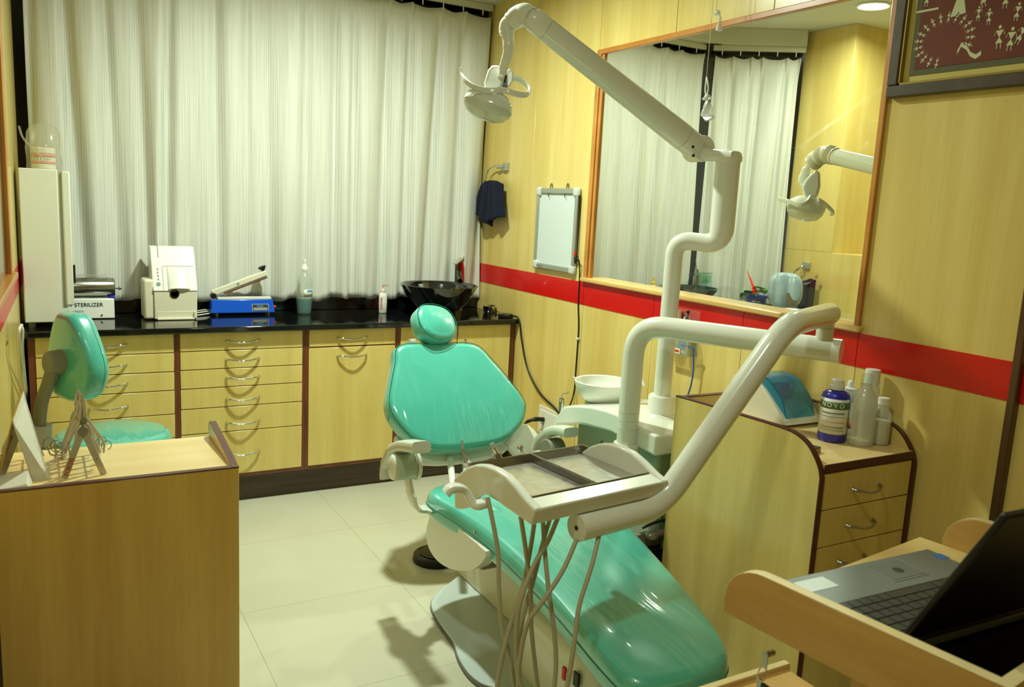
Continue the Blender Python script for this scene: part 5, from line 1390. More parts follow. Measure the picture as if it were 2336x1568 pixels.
# loose scissors with rings between the racks
q = P(105, 1010, z=DZ + .004)
t = thing('scissors', 'steel scissors with round finger rings between the two plier racks', 'scissors', q)
for s, (px, py) in ((1, (112, 1012)), (-1, (128, 1018))):
    c = P(px, py, y=2.47)
    MB().tube([c + V((.014 * math.cos(a), .006 * math.sin(a), .014 * math.sin(a))) for a in [2 * PI * k / 20 for k in range(21)]], .0016, 6).build('finger_ring', M['steel'], t)
    MB().tube(catmull([c + V((s * -.004, 0, -.013)), c + V((s * .004, .01, -.035)), V((.03, 2.50, DZ + .020)), V((.045 + s * .004, 2.54, DZ + .004))], 5), .0024, 6).build('blade', M['steeltool'], t)
# leaning white card and a folded paper
a, b, c, d = P(30, 960, y=2.33), P(54, 893, y=2.46), P(112, 1091, z=DZ + .0005), P(76, 1097, z=DZ + .0005)
c.y = max(c.y, 2.295); d.y = max(d.y, 2.295)
nn = (b - a).cross(d - a).normalized(); nn = nn if nn.x > 0 else -nn
t = thing('leaning_card', 'tall white printed card standing like a tent on the low desk', 'card', (c + d) / 2)
MB().loft([[a, b, c, d], [q - nn * .003 for q in (a, b, c, d)]]).build('front_leaf', M['paper'], t, smooth=False)
e, f = V((-.112, 2.34, DZ + .001)), V((-.112, 2.47, DZ + .001))
MB().loft([[a, b, f, e], [q - V((.003, 0, 0)) for q in (a, b, f, e)]]).build('back_leaf', M['wood_desk'], t, smooth=False)
mb = MB(); rnd = random.Random(5)
for k in range(22):
    s = rnd.uniform(.12, .85); r0 = rnd.uniform(.45, .7); r1 = r0 + rnd.uniform(.08, .28)
    tp, bt = a.lerp(b, s), d.lerp(c, s)
    p0, p1 = tp.lerp(bt, r0), tp.lerp(bt, min(.97, r1)); w = (c - d) * rnd.uniform(.008, .022)
    mb.add([p0 + nn * .0006, p0 + w + nn * .0006, p1 + w + nn * .0006, p1 + nn * .0006], [(0, 1, 2, 3)])
mb.build('print', M['cardink'], t, smooth=False)
q = V((-.085, 2.315, DZ))
mb = MB().loft([[V((-.115, 2.29, DZ + .001)), V((-.04, 2.29, DZ + .001)), V((-.035, 2.345, DZ + .001)), V((-.112, 2.36, DZ + .001))], [V((-.113, 2.295, DZ + .006)), V((-.048, 2.296, DZ + .012)), V((-.045, 2.335, DZ + .034)), V((-.110, 2.35, DZ + .022))]])
tag(mb.build('folded_paper', M['paper'], smooth=False), 'folded white paper lying at the foot of the leaning card', 'paper')

# ------------------------------------------------------------------ operator stool
sc_ = V((.225, 3.47, 0)); ZS = .555
stl = thing('operator_stool', 'teal vinyl stool with a padded back behind the low desk', 'stool', (sc_.x, sc_.y, 0))
oc = [(.212 * math.cos(a), .205 * math.sin(a)) for a in [2 * PI * k / 48 for k in range(48)]]
cushion(MB(), oc, lambda u, v, h: V((sc_.x + u, sc_.y + v, ZS + h)), .085, .035, crown=.012, rb=.025).build('seat', M['teal'], stl, angle=80)
MB().lathe((sc_.x, sc_.y, 0), [(.001, ZS - .10), (.16, ZS - .10), (.165, ZS - .084), (.001, ZS - .084)], 36).build('seat_pan', M['midgrey'], stl)
MB().cyl((sc_.x, sc_.y, .09), (sc_.x, sc_.y, ZS - .09), .026, n=24).build('column', M['chrome'], stl)
for k in range(5):
    a = 2 * PI * k / 5 + .3
    e = sc_ + V((.25 * math.cos(a), .25 * math.sin(a), .065))
    MB().tube([sc_ + V((0, 0, .105)), e], [.024, .016], 12).build('base_leg', M['midgrey'], stl)
    MB().cyl(e + V((-.012 * math.sin(a), .012 * math.cos(a), -.038)), e + V((.012 * math.sin(a), -.012 * math.cos(a), -.038)), .027, n=20).cyl(e + V((0, 0, -.03)), e, .006, n=10).build('castor', M['black'], stl)
bc_ = P(166, 812, y=3.335)
bn = V((.90, .43, -.06)).normalized(); bu = V((-.43, .90, 0)).normalized(); bv = bn.cross(bu); bv = bv if bv.z > 0 else -bv
bo = catmull2([(-.055, .150), (.0, .158), (.055, .150), (.105, .085), (.145, .0), (.150, -.06), (.125, -.125), (.06, -.155), (0, -.158), (-.06, -.155), (-.125, -.125), (-.150, -.06), (-.145, .0), (-.105, .085)], 4)
b_ = cushion(MB(), bo, lambda u, v, h: bc_ + bu * u + bv * v + bn * (h + .045 - 1.1 * u * u * -1), .090, .036, crown=.008, rb=.03).build('backrest', M['teal'], stl, angle=80)
seam([(a * .99, b * .99) for a, b in bo], lambda u, v: bc_ + bu * u + bv * v + bn * (.012 + 1.1 * u * u), M['teal_seam'], b_, .0018)
h0 = bc_ - bn * .035 + bv * -.02; h1 = bc_ - bn * .092 + bv * -.02
MB().cyl(h0, h1, .047, .040, n=28).build('back_hub', M['midgrey'], stl, bevel=.008)
sp_ = [h1 + bn * .02 + V((0, 0, -.02)), P(108, 880, y=3.34), P(94, 925, y=3.345), P(92, 985, y=3.35), V((P(92, 985, y=3.35).x + .02, 3.37, ZS - .09)), V((.12, 3.42, ZS - .10))]
MB().strap(catmull(sp_, 6), bu, .030, .026).build('back_arm', M['midgrey'], stl)
q = P(93, 985, y=3.348)
MB().tube([q + V((0, 0, .025)), q + V((0, 0, -.05))], [.037, .035], 20).build('arm_collar', M['greyplastic'], stl)

# ------------------------------------------------------------------ drawer cabinet by the right wall
CX0, CX1, CY0, CY1, CZ = 1.878, 2.304, 1.508, 2.132, .826
rc = thing('drawer_cabinet', 'maple drawer cabinet with curved brown-edged sides against the right wall', 'cabinet', ((CX0 + CX1) / 2, 1.82, 0))
edge = [P(px, py, x=CX0) for px, py in ((1545, 905), (1600, 920), (1683, 945), (1764, 970), (1798, 985), (1822, 1007), (1837, 1034), (1847, 1062), (1850, 1085))]
edge = [(min(q.y, CY1), q.z) for q in edge]
edge[0] = (CY1, edge[0][1])
_y1 = edge[-1][0]; edge = [(CY1 - (CY1 - a) * (CY1 - CY0) / (CY1 - _y1), b) for a, b in edge]
edge = [(q.x, q.y) for q in catmull([V((a, b, 0)) for a, b in edge], 4)]
yF = CY0
poly = edge + [(yF, edge[-1][1] - .02), (yF, 0), (CY1, 0)]
poly = [(max(a, yF), b) for a, b in poly]
for x0 in (CX0, CX1 - .018):
    sd = MB().prism(poly, (x0, 0, 0), (0, 1, 0), (0, 0, 1), (.018, 0, 0)).build('side_panel', M['wood'], rc)
    e2 = [V((x0 + .009, a, b)) for a, b in edge] + [V((x0 + .009, yF, edge[-1][1] - .03)), V((x0 + .009, yF, .03))]
    MB().strap(e2, (1, 0, 0), .0098, .006).build('edge_band', M['maroon_edge'], sd)
zb_ = edge[0][1]
B(CX0 + .018, CX1 - .018, CY1 - .018, CY1, .05, zb_ - .004).build('back_panel', M['wood'], rc)
B(CX0 + .018, CX1 - .018, CY1 - .019, CY1 + .001, zb_ - .004, zb_).build('edge_band', M['brown_edge'], rc)
B(CX0 + .018, CX1 - .018, CY0 + .004, CY1 - .018, CZ - .02, CZ).build('cabinet_top', M['wood_top'], rc)
B(CX0 + .018, CX1 - .018, CY0 - .001, CY0 + .004, CZ - .022, CZ + .0005).build('edge_band', M['maroon_edge'], rc, bevel=.001)
zz = [CZ - .026, (P(1846, 1175, y=CY0).z + P(2080, 1125, y=CY0).z) / 2, (P(1834, 1264, y=CY0).z + P(2068, 1204, y=CY0).z) / 2]
st_ = zz[1] - zz[2]
zz += [zz[2] - st_, .06]
for k in range(4):
    d = B(CX0 + .021, CX1 - .021, CY0 + .001, CY0 + .02, zz[k + 1] + .0015, zz[k] - .0015).build('drawer', M['wood_front'], rc, bevel=.0012, seg=1)
    hc_ = P(*((1976, 1112), (1962, 1193), (1942, 1275), (1925, 1380))[k], y=CY0)
    bow_handle((hc_.x, CY0 + .001, min(zz[k] - .03, hc_.z)), (1, 0, 0), (0, -1, 0), .115, d, M['steel'], drop=(0, 0, -.004))
B(CX0 + .03, CX1 - .03, CY0 + .03, CY1 - .02, 0, .055).build('plinth', M['kick'], rc)
# things on it
am = thing('amalgamator', 'white desktop amalgamator with a domed clear blue lid', 'amalgamator', (2.19, 1.98, CZ))
x0, x1 = 2.105, 2.286
pf = [(1.862, .006), (1.856, .018), (1.868, .028), (1.93, .085), (1.975, .118), (2.02, .134), (2.06, .137), (2.095, .128), (2.112, .10), (2.113, .006)]
MB().prism([(a, CZ + b) for a, b in catmull2(pf, 3)], (x0, 0, 0), (0, 1, 0), (0, 0, 1), (x1 - x0, 0, 0)).build('body', M['cream'], am, bevel=.012, seg=4)
ld = [(1.860, .030), (1.880, .080), (1.920, .122), (1.965, .145), (2.02, .150)]
ldp = [(q.x, q.y) for q in catmull([V((a, b, 0)) for a, b in ld], 5)]
inn = [(a + .003, b - .004) for a, b in ldp][::-1]
MB().prism([(a, CZ + b) for a, b in ldp + inn], (x0 + .012, 0, 0), (0, 1, 0), (0, 0, 1), (.135, 0, 0)).build('lid', M['bluelid'], am)
for xx in (x0 + .012, x0 + .144):
    MB().prism([(a, CZ + b) for a, b in ldp] + [(2.02, CZ + .128), (1.93, CZ + .086)], (xx, 0, 0), (0, 1, 0), (0, 0, 1), (.003, 0, 0)).build('lid_cheek', M['bluelid'], am)
MB().cyl((x0 + .04, 1.955, CZ + .118), (x0 + .11, 1.955, CZ + .118), .009, n=16).obox((x0 + .075, 1.94, CZ + .104), (.02, 0, 0), (0, .006, 0), (0, 0, .012)).build('mixing_fork', M['black'], am)
s_ = V((0, .063, .057)).normalized()
MB().obox((x1 - .018, 1.985, CZ + .127), (.008, 0, 0), V((0, .012, .006)), V((0, -.0008, .0018))).build('display', M['label_dark'], am)
lettering('amalgamator', (x0 + .055, 2.034, CZ + .1385), (1, 0, 0), (0, 1, .06), .007, M['label_grey'], am)
def bottle(name, label, cat, q, prof, mat, parts, n=36):
    t = thing(name, label, cat, q, 'bottles on the drawer cabinet')
    MB().lathe(q, prof, n).build('bottle', M[mat], t)
    for nm, pr_, mt in parts: MB().lathe(q, pr_, n).build(nm, M[mt], t)
    return t
def lab(t, q, r, h0, h1, a0, a1, mat, nm='paper_label', n=14):
    return MB().loft([[q + V((r * math.cos(a), r * math.sin(a), h)) for a in [a0 + (a1 - a0) * k / n for k in range(n + 1)]] for h in (h0, h1)], False, False).build(nm, M[mat], t, solid=.0003)
q = P(1896, 1004, z=CZ)
t = bottle('disinfectant_bottle', 'cobalt blue bottle with white cap and NOVO label on the drawer cabinet', 'bottle', q,
           [(.001, .001), (.040, .001), (.043, .006), (.043, .135), (.040, .150), (.030, .158), (.021, .161), (.020, .166), (.001, .166)], 'cobalt', [('cap', [(.001, .163), (.022, .163), (.0225, .176), (.020, .177), (.019, .193), (.016, .195), (.001, .195)], 'white')])
ca_ = math.atan2(-q.y, -q.x)
lab(t, q, .0434, .028, .138, ca_ - 1.9, ca_ + 1.3, 'label_white')
lab(t, q, .0438, .107, .129, ca_ - 1.9, ca_ + 1.3, 'label_green', 'green_band')
for h0, h1, mt in ((.092, .096, 'label_grey'), (.082, .0835, 'label_grey'), (.064, .0665, 'label_pink'), (.048, .051, 'label_grey'), (.040, .0415, 'label_grey')):
    lab(t, q, .0438, h0, h1, ca_ - .95, ca_ + .75, mt, 'printed_line')
# wrapped letters NOVO on the green band
wob = .0
for k, chh in enumerate('NOVO'):
    a = ca_ - .80 + k * .42
    nrm = V((math.cos(a), math.sin(a), 0)); tx = V((-math.sin(a), math.cos(a), 0))
    lettering(chh, q + nrm * .0444 + V((0, 0, .1125)), tx, (0, 0, 1), .0135, M['label_white'], t, align='CENTER', bold=.02, ext=.0002)
q = P(1960, 1014, z=CZ)
t = bottle('clear_bottle', 'tall milky clear bottle to the right of the blue bottle', 'bottle', q,
           [(.001, .001), (.034, .001), (.038, .006), (.039, .03), (.039, .13), (.036, .15), (.026, .168), (.017, .178), (.016, .19), (.001, .19)], 'milky', [('cap', [(.001, .19), (.017, .19), (.018, .215), (.012, .222), (.001, .224)], 'bottleclear')])
lab(t, q, .0395, .05, .13, ca_ - 2.2, ca_ - .9, 'label_white')
lab(t, q, .0398, .060, .066, ca_ - 2.2, ca_ - .9, 'label_orange', 'orange_band')
lab(t, q, .0398, .050, .058, ca_ - 2.2, ca_ - .9, 'label_purple', 'purple_band')
q = P(2004, 1012, z=CZ)
t = bottle('powder_bottle', 'small cloudy bottle with white ribbed cap, rightmost on the drawer cabinet', 'bottle', q,
           [(.001, .001), (.027, .001), (.029, .005), (.029, .085), (.026, .10), (.017, .112), (.015, .125), (.001, .125)], 'milky', [('cap', [(.001, .124), (.017, .124), (.0175, .13), (.0165, .131), (.0165, .146), (.001, .148)], 'white')])
MB().lathe(q, [(.001, .004), (.0265, .004), (.0265, .075), (.001, .075)], 24).build('powder', M['cream'], t)
q = V((2.255, 1.735, CZ))
t = bottle('dropper_bottle', 'white dropper-topped bottle partly hidden behind the blue bottle', 'bottle', q, [(.001, .001), (.026, .001), (.028, .004), (.028, .10), (.026, .12), (.022, .13), (.022, .146), (.001, .148)], 'white', [('dropper_cap', [(.001, .146), (.023, .146), (.023, .150), (.010, .153), (.0095, .170), (.006, .174), (.001, .175)], 'white')])
q = V((2.272, 1.672, CZ))
t = bottle('tall_capped_bottle', 'bottle with wide white cap rising behind the tall clear bottle', 'bottle', q, [(.001, .001), (.024, .001), (.026, .004), (.026, .16), (.022, .172), (.020, .176), (.001, .176)], 'milky', [('cap', [(.001, .174), (.022, .174), (.023, .178), (.0225, .222), (.001, .224)], 'white')])
q = P(1852, 1032, z=CZ)
t = thing('small_tin', 'small flat gold and black tin near the curved side of the drawer cabinet', 'tin', q)
MB().obox(q + V((-.01, .0, .0075)), V((.032, .008, 0)), V((-.005, .018, 0)), (0, 0, .0075)).build('tin', M['gold'], t, bevel=.002)
MB().obox(q + V((-.01, .0, .0155)), V((.031, .0078, 0)), V((-.0048, .0172, 0)), (0, 0, .0008)).build('lid', M['label_dark'], t)
rnd = random.Random(21)
q = P(1690, 945, z=CZ + .02); q = V((1.955, 1.985, CZ))
t = thing('steel_matrix_holder', 'dark steel box-shaped instrument inside the curved side of the drawer cabinet', 'instrument', q)
MB().obox(q + V((0, 0, .022)), V((.016, .026, 0)), V((-.014, .010, 0)), (0, 0, .018)).build('case', M['steel'], t, bevel=.004)
MB().cyl(q + V((-.022, -.02, .026)), q + V((-.026, -.026, .026)), .013, n=20).build('cap', M['chrome'], t)
q = V((1.945, 1.885, CZ))
t = thing('glass_dish', 'small clear glass dish in front of the steel instrument', 'dish', q)
MB().lathe(q, [(.001, .002), (.024, .002), (.032, .022), (.034, .022), (.026, .0), (.001, .0)], 30).build('dish', M['acrylic'], t)
MB().lathe(q, [(.001, .0025), (.010, .0025), (.012, .026), (.009, .028), (.001, .028)], 18).build('stopper', M['steel'], t)
for k, (dx, dy, lb) in enumerate(((-.005, .075, 'steel probe lying by the back panel of the drawer cabinet'), (.02, .095, 'thin steel spatula lying beside the probe on the drawer cabinet'))):
    q = V((1.93 + dx, 2.0 + dy, CZ + .004))
    tag(MB().tube([q + V((-.03, -.03, .004)), q, q + V((.03, .01, 0))], [.0015, .0035, .003], 8).build('hand_instrument', M['steeltool']), lb, 'instrument', 'steel hand instruments on the drawer cabinet')

# ------------------------------------------------------------------ laptop trolley in the right foreground
TZ = .85
O = V((1.143, 1.064, 0)); ta = V((.126, -.992, 0)).normalized(); tb = V((.992, .126, 0)).normalized()
tr = thing('laptop_trolley', 'beech trolley with rounded side panels carrying a laptop in the right foreground', 'trolley', O + ta * .28 + tb * .36)
tq = lambda a, b, z: O + ta * a + tb * b + V((0, 0, z))
ZP = .745
def tpanel(a0, b0, L, nm='side_panel', rad=.085):
    pr = [(a0 - .03, ZP), (a0 - .032, ZP + .03)]
    for k in range(9):
        th = PI - PI / 2 * k / 8
        pr.append((a0 + .05 + .08 * math.cos(th), TZ - .07 + .07 * math.sin(th)))
    pr += [(a0 + L, TZ), (a0 + L, ZP)]
    p_ = MB().prism(pr, O + tb * b0, ta, (0, 0, 1), tb * .024).build(nm, M['wood_trolley'], tr, bevel=.0015, seg=1)
    top = [O + tb * (b0 + .012) + ta * a + V((0, 0, z + .0004)) for a, z in pr[1:-1]]
    MB().strap(top, tb, .0117, .0018).build('edge_band', M['trolley_edge'], p_)
tpanel(0, -.012, .455)
tpanel(.081, .676, .44)
MB().obox(tq(.225, .338, ZP + .012), ta * .228, tb * .338, (0, 0, .009)).build('top_shelf', M['wood_top'], tr, bevel=.001)
MB().obox(tq(.466, .338, (ZP + TZ) / 2), ta * .011, tb * .350, (0, 0, (TZ - ZP) / 2)).build('front_rail', M['wood_trolley'], tr, bevel=.002)
MB().obox(tq(.466, .338, TZ + .0008), ta * .011, tb * .350, (0, 0, .0008)).build('edge_band', M['trolley_edge'], tr)
MB().obox(tq(.365, .338, ZP + .0225), ta * .085, tb * .30, (0, 0, .0012)).build('shade_sheet', M['rubber'], tr)  # added black sheet, stands in for the deep shade behind the laptop lid
MB().obox(tq(.33, .37, .40), ta * .15, tb * .27, (0, 0, .335)).build('cupboard', M['wood_trolley'], tr, bevel=.002)
MB().obox(tq(.28, .345, .06), ta * .20, tb * .30, (0, 0, .012)).build('bottom_board', M['wood_trolley'], tr)
for a, b in ((.10, .07), (.10, .62), (.46, .07), (.46, .62)):
    q = tq(a, b, .026)
    MB().cyl(q - tb * .011, q + tb * .011, .026, n=20).cyl(q, q + V((0, 0, .03)), .006, n=10).build('castor', M['black'], tr)
q0, q1 = P(1600, 1562, y=1.20), P(1752, 1531, y=1.20)
zd = (q0.z + q1.z) / 2
MB().box(q0.x - .10, q1.x + .06, 1.19, 1.208, zd - .10, zd).build('pulled_drawer_front', M['trolley_edge'], tr, bevel=.002)
MB().box(q0.x - .02, q1.x + .05, .95, 1.19, zd - .09, zd - .012).build('drawer_box', M['wood_trolley'], tr)
kq = P(1754, 1492, x=1.225)
kl = thing('key_ring', 'small bunch of keys hanging from the lock under the trolley top', 'keys', kq)
MB().cyl(kq + V((.012, 0, 0)), kq + V((-.003, 0, 0)), .0065, n=18).build('lock', M['steel'], kl)
MB().obox(kq + V((-.010, 0, -.012)), (.0012, 0, 0), (0, .007, 0), (0, 0, .016)).build('key', M['steel'], kl)
c = kq + V((-.012, 0, -.040))
MB().tube([c + V((.003 * math.sin(a), .010 * math.cos(a), .014 * math.sin(a))) for a in [2 * PI * k / 20 for k in range(21)]], .0014, 6).build('ring', M['chrome'], kl)
MB().obox(kq + V((-.012, .003, -.075)), (.0012, 0, 0), V((0, .007, 0)), V((0, .004, .024))).build('key', M['steel'], kl)
MB().obox(kq + V((-.010, -.006, -.085)), (.004, 0, 0), V((0, .010, 0)), V((0, -.004, .026))).build('key_fob', M['black'], kl, bevel=.002)
# laptop
ZL = ZP + .022
zt_ = ZL + .026
FL, FR, NL = P(1782, 1322, z=zt_), P(2116, 1251, z=zt_), P(2062, 1474, z=zt_)
lu = (FR - FL); lw = lu.length; lu.normalize(); lv = V((lu.y, -lu.x, 0)); 
ldp_ = (NL - FL).dot(lv)
lm = lambda u, v, h: V((FL.x, FL.y, zt_)) + lu * u + lv * v + V((0, 0, h))
lp = thing('laptop', 'open grey laptop with black lid on the trolley in the right foreground', 'laptop', lm(lw / 2, ldp_ / 2, -.026))
MB().loft([[lm(a, b, h) for a, b in ((k, k), (lw - k, k), (lw - k, ldp_ - k), (k, ldp_ - k))] for h, k in ((-.0255, .012), (-.018, .002), (-.004, 0), (0, .003))]).build('base', M['laptop'], lp, bevel=.003)
MB().obox(lm(lw * .5, ldp_ * .70, .0002), lu * (lw * .475), lv * (ldp_ * .265), (0, 0, .0007)).build('keyboard_bed', M['lid'], lp)
mb = MB(); kw = lw * .95 / 16
for r in range(6):
    x = lw * .03
    for k in range(16):
        w = kw
        if r == 0 and 5 <= k <= 9:
            if k > 5: continue
            cxk = lw * .03 + kw * 7.5; w = kw * 5
        else: cxk = lw * .03 + kw * (k + .5)
        cyk = ldp_ * .455 + (ldp_ * .51 / 6) * (r + .5)
        mb.loft([[lm(cxk + sa * (w / 2 - e), cyk + sb * (ldp_ * .51 / 12 - e), h) for sa, sb in ((-1, -1), (1, -1), (1, 1), (-1, 1))] for e, h in ((.0008, .0008), (.0018, .0036))])
mb.build('keyboard', M['key'], lp, smooth=False)
MB().obox(lm(lw * .60, ldp_ * .20, .0003), lu * (lw * .115), lv * (ldp_ * .12), (0, 0, .0004)).build('touchpad', M['palm'], lp)
mb = MB()
for s in (-1, 1): mb.obox(lm(lw * .60 + s * lw * .118, ldp_ * .20, .0006), lu * .0012, lv * (ldp_ * .15), (0, 0, .0006))
mb.obox(lm(lw * .60, ldp_ * .34, .0006), lu * (lw * .12), lv * .001, (0, 0, .0006)).build('touchpad_trim', M['alu'], lp)
MB().cyl(lm(lw * .615, ldp_ * .21, .0006), lm(lw * .615, ldp_ * .21, .0010), .012, n=24).build('touchpad_mark', M['key'], lp)
a, b = P(1862, 1334, z=zt_), P(2146, 1270, z=zt_)
MB().obox(a, lu * .040, lv * .022, (0, 0, .0006)).build('silver_sticker', M['sticker'], lp)
MB().obox(b, lu * .013, lv * .012, (0, 0, .0006)).build('blue_sticker', M['stickerblue'], lp)
q = lm(lw * .56, .003, -.006)
MB().cyl(q + lv * .001, q - lv * .003, .0028, n=12).build('power_light', M['led'], lp)
# lid opened past upright, leaning towards the camera
lx0, lx1 = lm(.002, ldp_ - .006, .004), lm(lw - .002, ldp_ - .006, .004)
dirp = lv * math.sin(math.radians(27)) + V((0, 0, math.cos(math.radians(27))))
nl = lu.cross(dirp).normalized()
LH = ldp_ * 1.12
MB().obox((lx0 + lx1) / 2 + dirp * (LH / 2 + .008), lu * (lw / 2 - .002), dirp * (LH / 2), nl * .0065).build('lid', M['lid'], lp, bevel=.004)
MB().obox((lx0 + lx1) / 2 + dirp * (LH / 2 + .012) + (-nl if nl.dot(lv) > 0 else nl) * .0066, lu * (lw / 2 - .02), dirp * (LH / 2 - .02), nl * .0004).build('screen', M['night'], lp)
MB().cyl(lm(lw * .12, ldp_ - .004, .004), lm(lw * .88, ldp_ - .004, .004), .006, n=14).build('hinge', M['lid'], lp)
# ------------------------------------------------------------------ the neighbouring surgery's furniture
t = thing('worktop', 'dark worktop of the next room under its corner curtains', 'worktop', (3.5, 4.2, .88))
MB().prism([(2.42, 4.10), (3.80, 4.10), (4.12, 3.82), (4.465, 3.82), (4.465, 4.09), (3.945, 4.49), (2.42, 4.49)], (0, 0, .862), (1, 0, 0), (0, 1, 0), (0, 0, .028)).build('slab', M['granite'], t, bevel=.004)
MB().prism([(2.42, 4.14), (3.79, 4.14), (4.11, 3.86), (4.46, 3.86), (4.46, 4.09), (3.945, 4.48), (2.42, 4.48)], (0, 0, 0), (1, 0, 0), (0, 1, 0), (0, 0, .862)).build('cabinet_front', M['wood_front'], t)
Z2 = .890
# black glass basin and teal glass tap
bq = P(1570, 655, y=4.22)
t = thing('basin', 'black glass bowl basin of the next room, seen low through the window', 'basin', (bq.x, 4.22, Z2))
r2 = .20; h2 = max(.10, bq.z - Z2)
MB().lathe((bq.x, 4.22, Z2), [(.001, 0), (.07, 0), (.12, h2 * .35), (.17, h2 * .7), (r2, h2), (r2 - .008, h2), (.16, h2 * .7), (.10, h2 * .35), (.03, .014), (.001, .014)], 56).build('bowl', M['basin'], t)
tq_ = P(1608, 640, y=4.27)
t = thing('waterfall_tap', 'tap with a tilted square teal glass spout behind the next room basin', 'tap', (tq_.x, 4.36, Z2))
zz2 = P(1608, 625, y=4.33).z
MB().lathe((tq_.x, 4.36, Z2), [(.001, 0), (.022, 0), (.022, zz2 - Z2 - .012), (.001, zz2 - Z2 - .012)], 24).build('body', M['steel'], t)
MB().obox((tq_.x, 4.32, zz2), (.062, 0, 0), (0, .055, -.010), (0, 0, .005)).obox((tq_.x, 4.27, zz2 - .03), (.055, 0, 0), (0, .003, 0), (0, 0, .026)).build('glass_spout', M['tealglass'], t, bevel=.003)
MB().lathe((tq_.x, 4.36, zz2), [(.001, .0), (.018, .0), (.014, .028), (.001, .03)], 20).tube([(tq_.x, 4.36, zz2 + .02), (tq_.x - .010, 4.37, zz2 + .095)], .003, 8).build('lever', M['steel'], t)
yq = P(1490, 650, y=4.28)
t = thing('yellow_cap_bottle', 'small white bottle with yellow cap left of the next room basin', 'bottle', (yq.x, 4.28, Z2))
MB().lathe((yq.x, 4.28, Z2), [(.001, 0), (.024, 0), (.026, .01), (.026, .12), (.014, .14), (.001, .14)], 28).build('bottle', M['white'], t)
zc2 = P(1492, 640, y=4.28).z - Z2
MB().lathe((yq.x, 4.28, Z2), [(.001, .138), (.014, .138), (.013, .16), (.006, .165), (.006, max(.19, zc2 + .02)), (.001, max(.192, zc2 + .022))], 20).build('pump_cap', pm('yellow_cap_plastic', lin(230, 190, 30), .4), t)
# potted anthurium
pq = P(1725, 690, x=4.22)
t = thing('potted_plant', 'green plant with a red spathe in a blue printed pot, through the window', 'plant', (pq.x, pq.y, Z2))
pz = P(1725, 676, x=4.22).z
pc = V((pq.x, pq.y, Z2))
MB().lathe(pc, [(.001, 0), (.050, 0), (.066, pz - Z2 - .01), (.072, pz - Z2 - .01), (.074, pz - Z2 + .006), (.068, pz - Z2 + .006), (.060, pz - Z2 - .02), (.001, pz - Z2 - .02)], 40).build('pot', M['pot'], t)
mb = MB()
cang = math.atan2(-pc.y, -pc.x)
for k in range(3):
    for j in range(9):
        if (j * 7 + k * 3) % 4 == 0: continue
        a = cang - .5 + j * .12; r = .0585 + .009 * (.5 - k * .12)
        nrm = V((math.cos(a), math.sin(a), 0)); tx = V((-math.sin(a), math.cos(a), 0))
        mb.obox(pc + nrm * (r + .003) + V((0, 0, .055 - k * .014 if pz - Z2 > .08 else .04 - k * .01)), tx * .0026, nrm * .0006, (0, 0, .0032))
mb.build('printed_marks', M['label_white'], t)
MB().lathe(pc, [(.001, pz - Z2 - .012), (.062, pz - Z2 - .012)], 30).build('soil', pm('dark_potting_soil', lin(54, 42, 30), .9, bump=1, bscale=90), t)
def leaf(base, tip, w, droop, nm, mat, parent):
    base, tip = V(base), V(tip); ax = tip - base; L = ax.length; sd = ax.cross(V((0, 0, 1))).normalized(); up = sd.cross(ax).normalized()
    mb = MB(); n = 10
    for i in range(n + 1):
        k = i / n; ww = w * math.sin(PI * min(1, k ** .6 * .98 + .01)) ** .8
        c = base + ax * k + V((0, 0, -droop * k * k))
        for s in (-1, -.5, 0, .5, 1): mb.v.append(c + sd * ww * s + up * (abs(s) * ww * .25))
    for i in range(n):
        for j in range(4):
            o = i * 5 + j; mb.f.append((o, o + 1, o + 6, o + 5))
    return mb.build(nm, mat, parent, angle=180, solid=.0012)
rz = pz + .002
pl = [((1705, 672), .05), ((1692, 682), .045), ((1735, 660), .03), ((1750, 655), .02), ((1715, 655), .03), ((1745, 668), .04)]
for (px, py), dr in pl:
    e = P(px, py, x=4.20 + (px % 7) * .008)
    st0 = pc + V((0, 0, pz - Z2 - .012))
    md = st0.lerp(e, .35) + V((0, 0, .035))
    MB().tube(catmull([st0, md], 4), .002, 6).build('leaf_stalk', M['leaf'], t)
    leaf(md, e, .060, .012, 'leaf', M['leaf'], t)
e0, e1, e2 = P(1722, 668, x=4.15), P(1718, 650, x=4.15), P(1704, 616, x=4.15)
leaf(e0, e2, .010, -.0, 'red_spathe', M['flower'], t)
leaf(e0 + V((-.0, 0, .004)), P(1737, 664, x=4.13), .018, .0, 'red_spathe', M['flower'], t)
leaf(e0 + V((.0, 0, -.012)), e1, .022, .0, 'red_spathe', M['flower'], t)
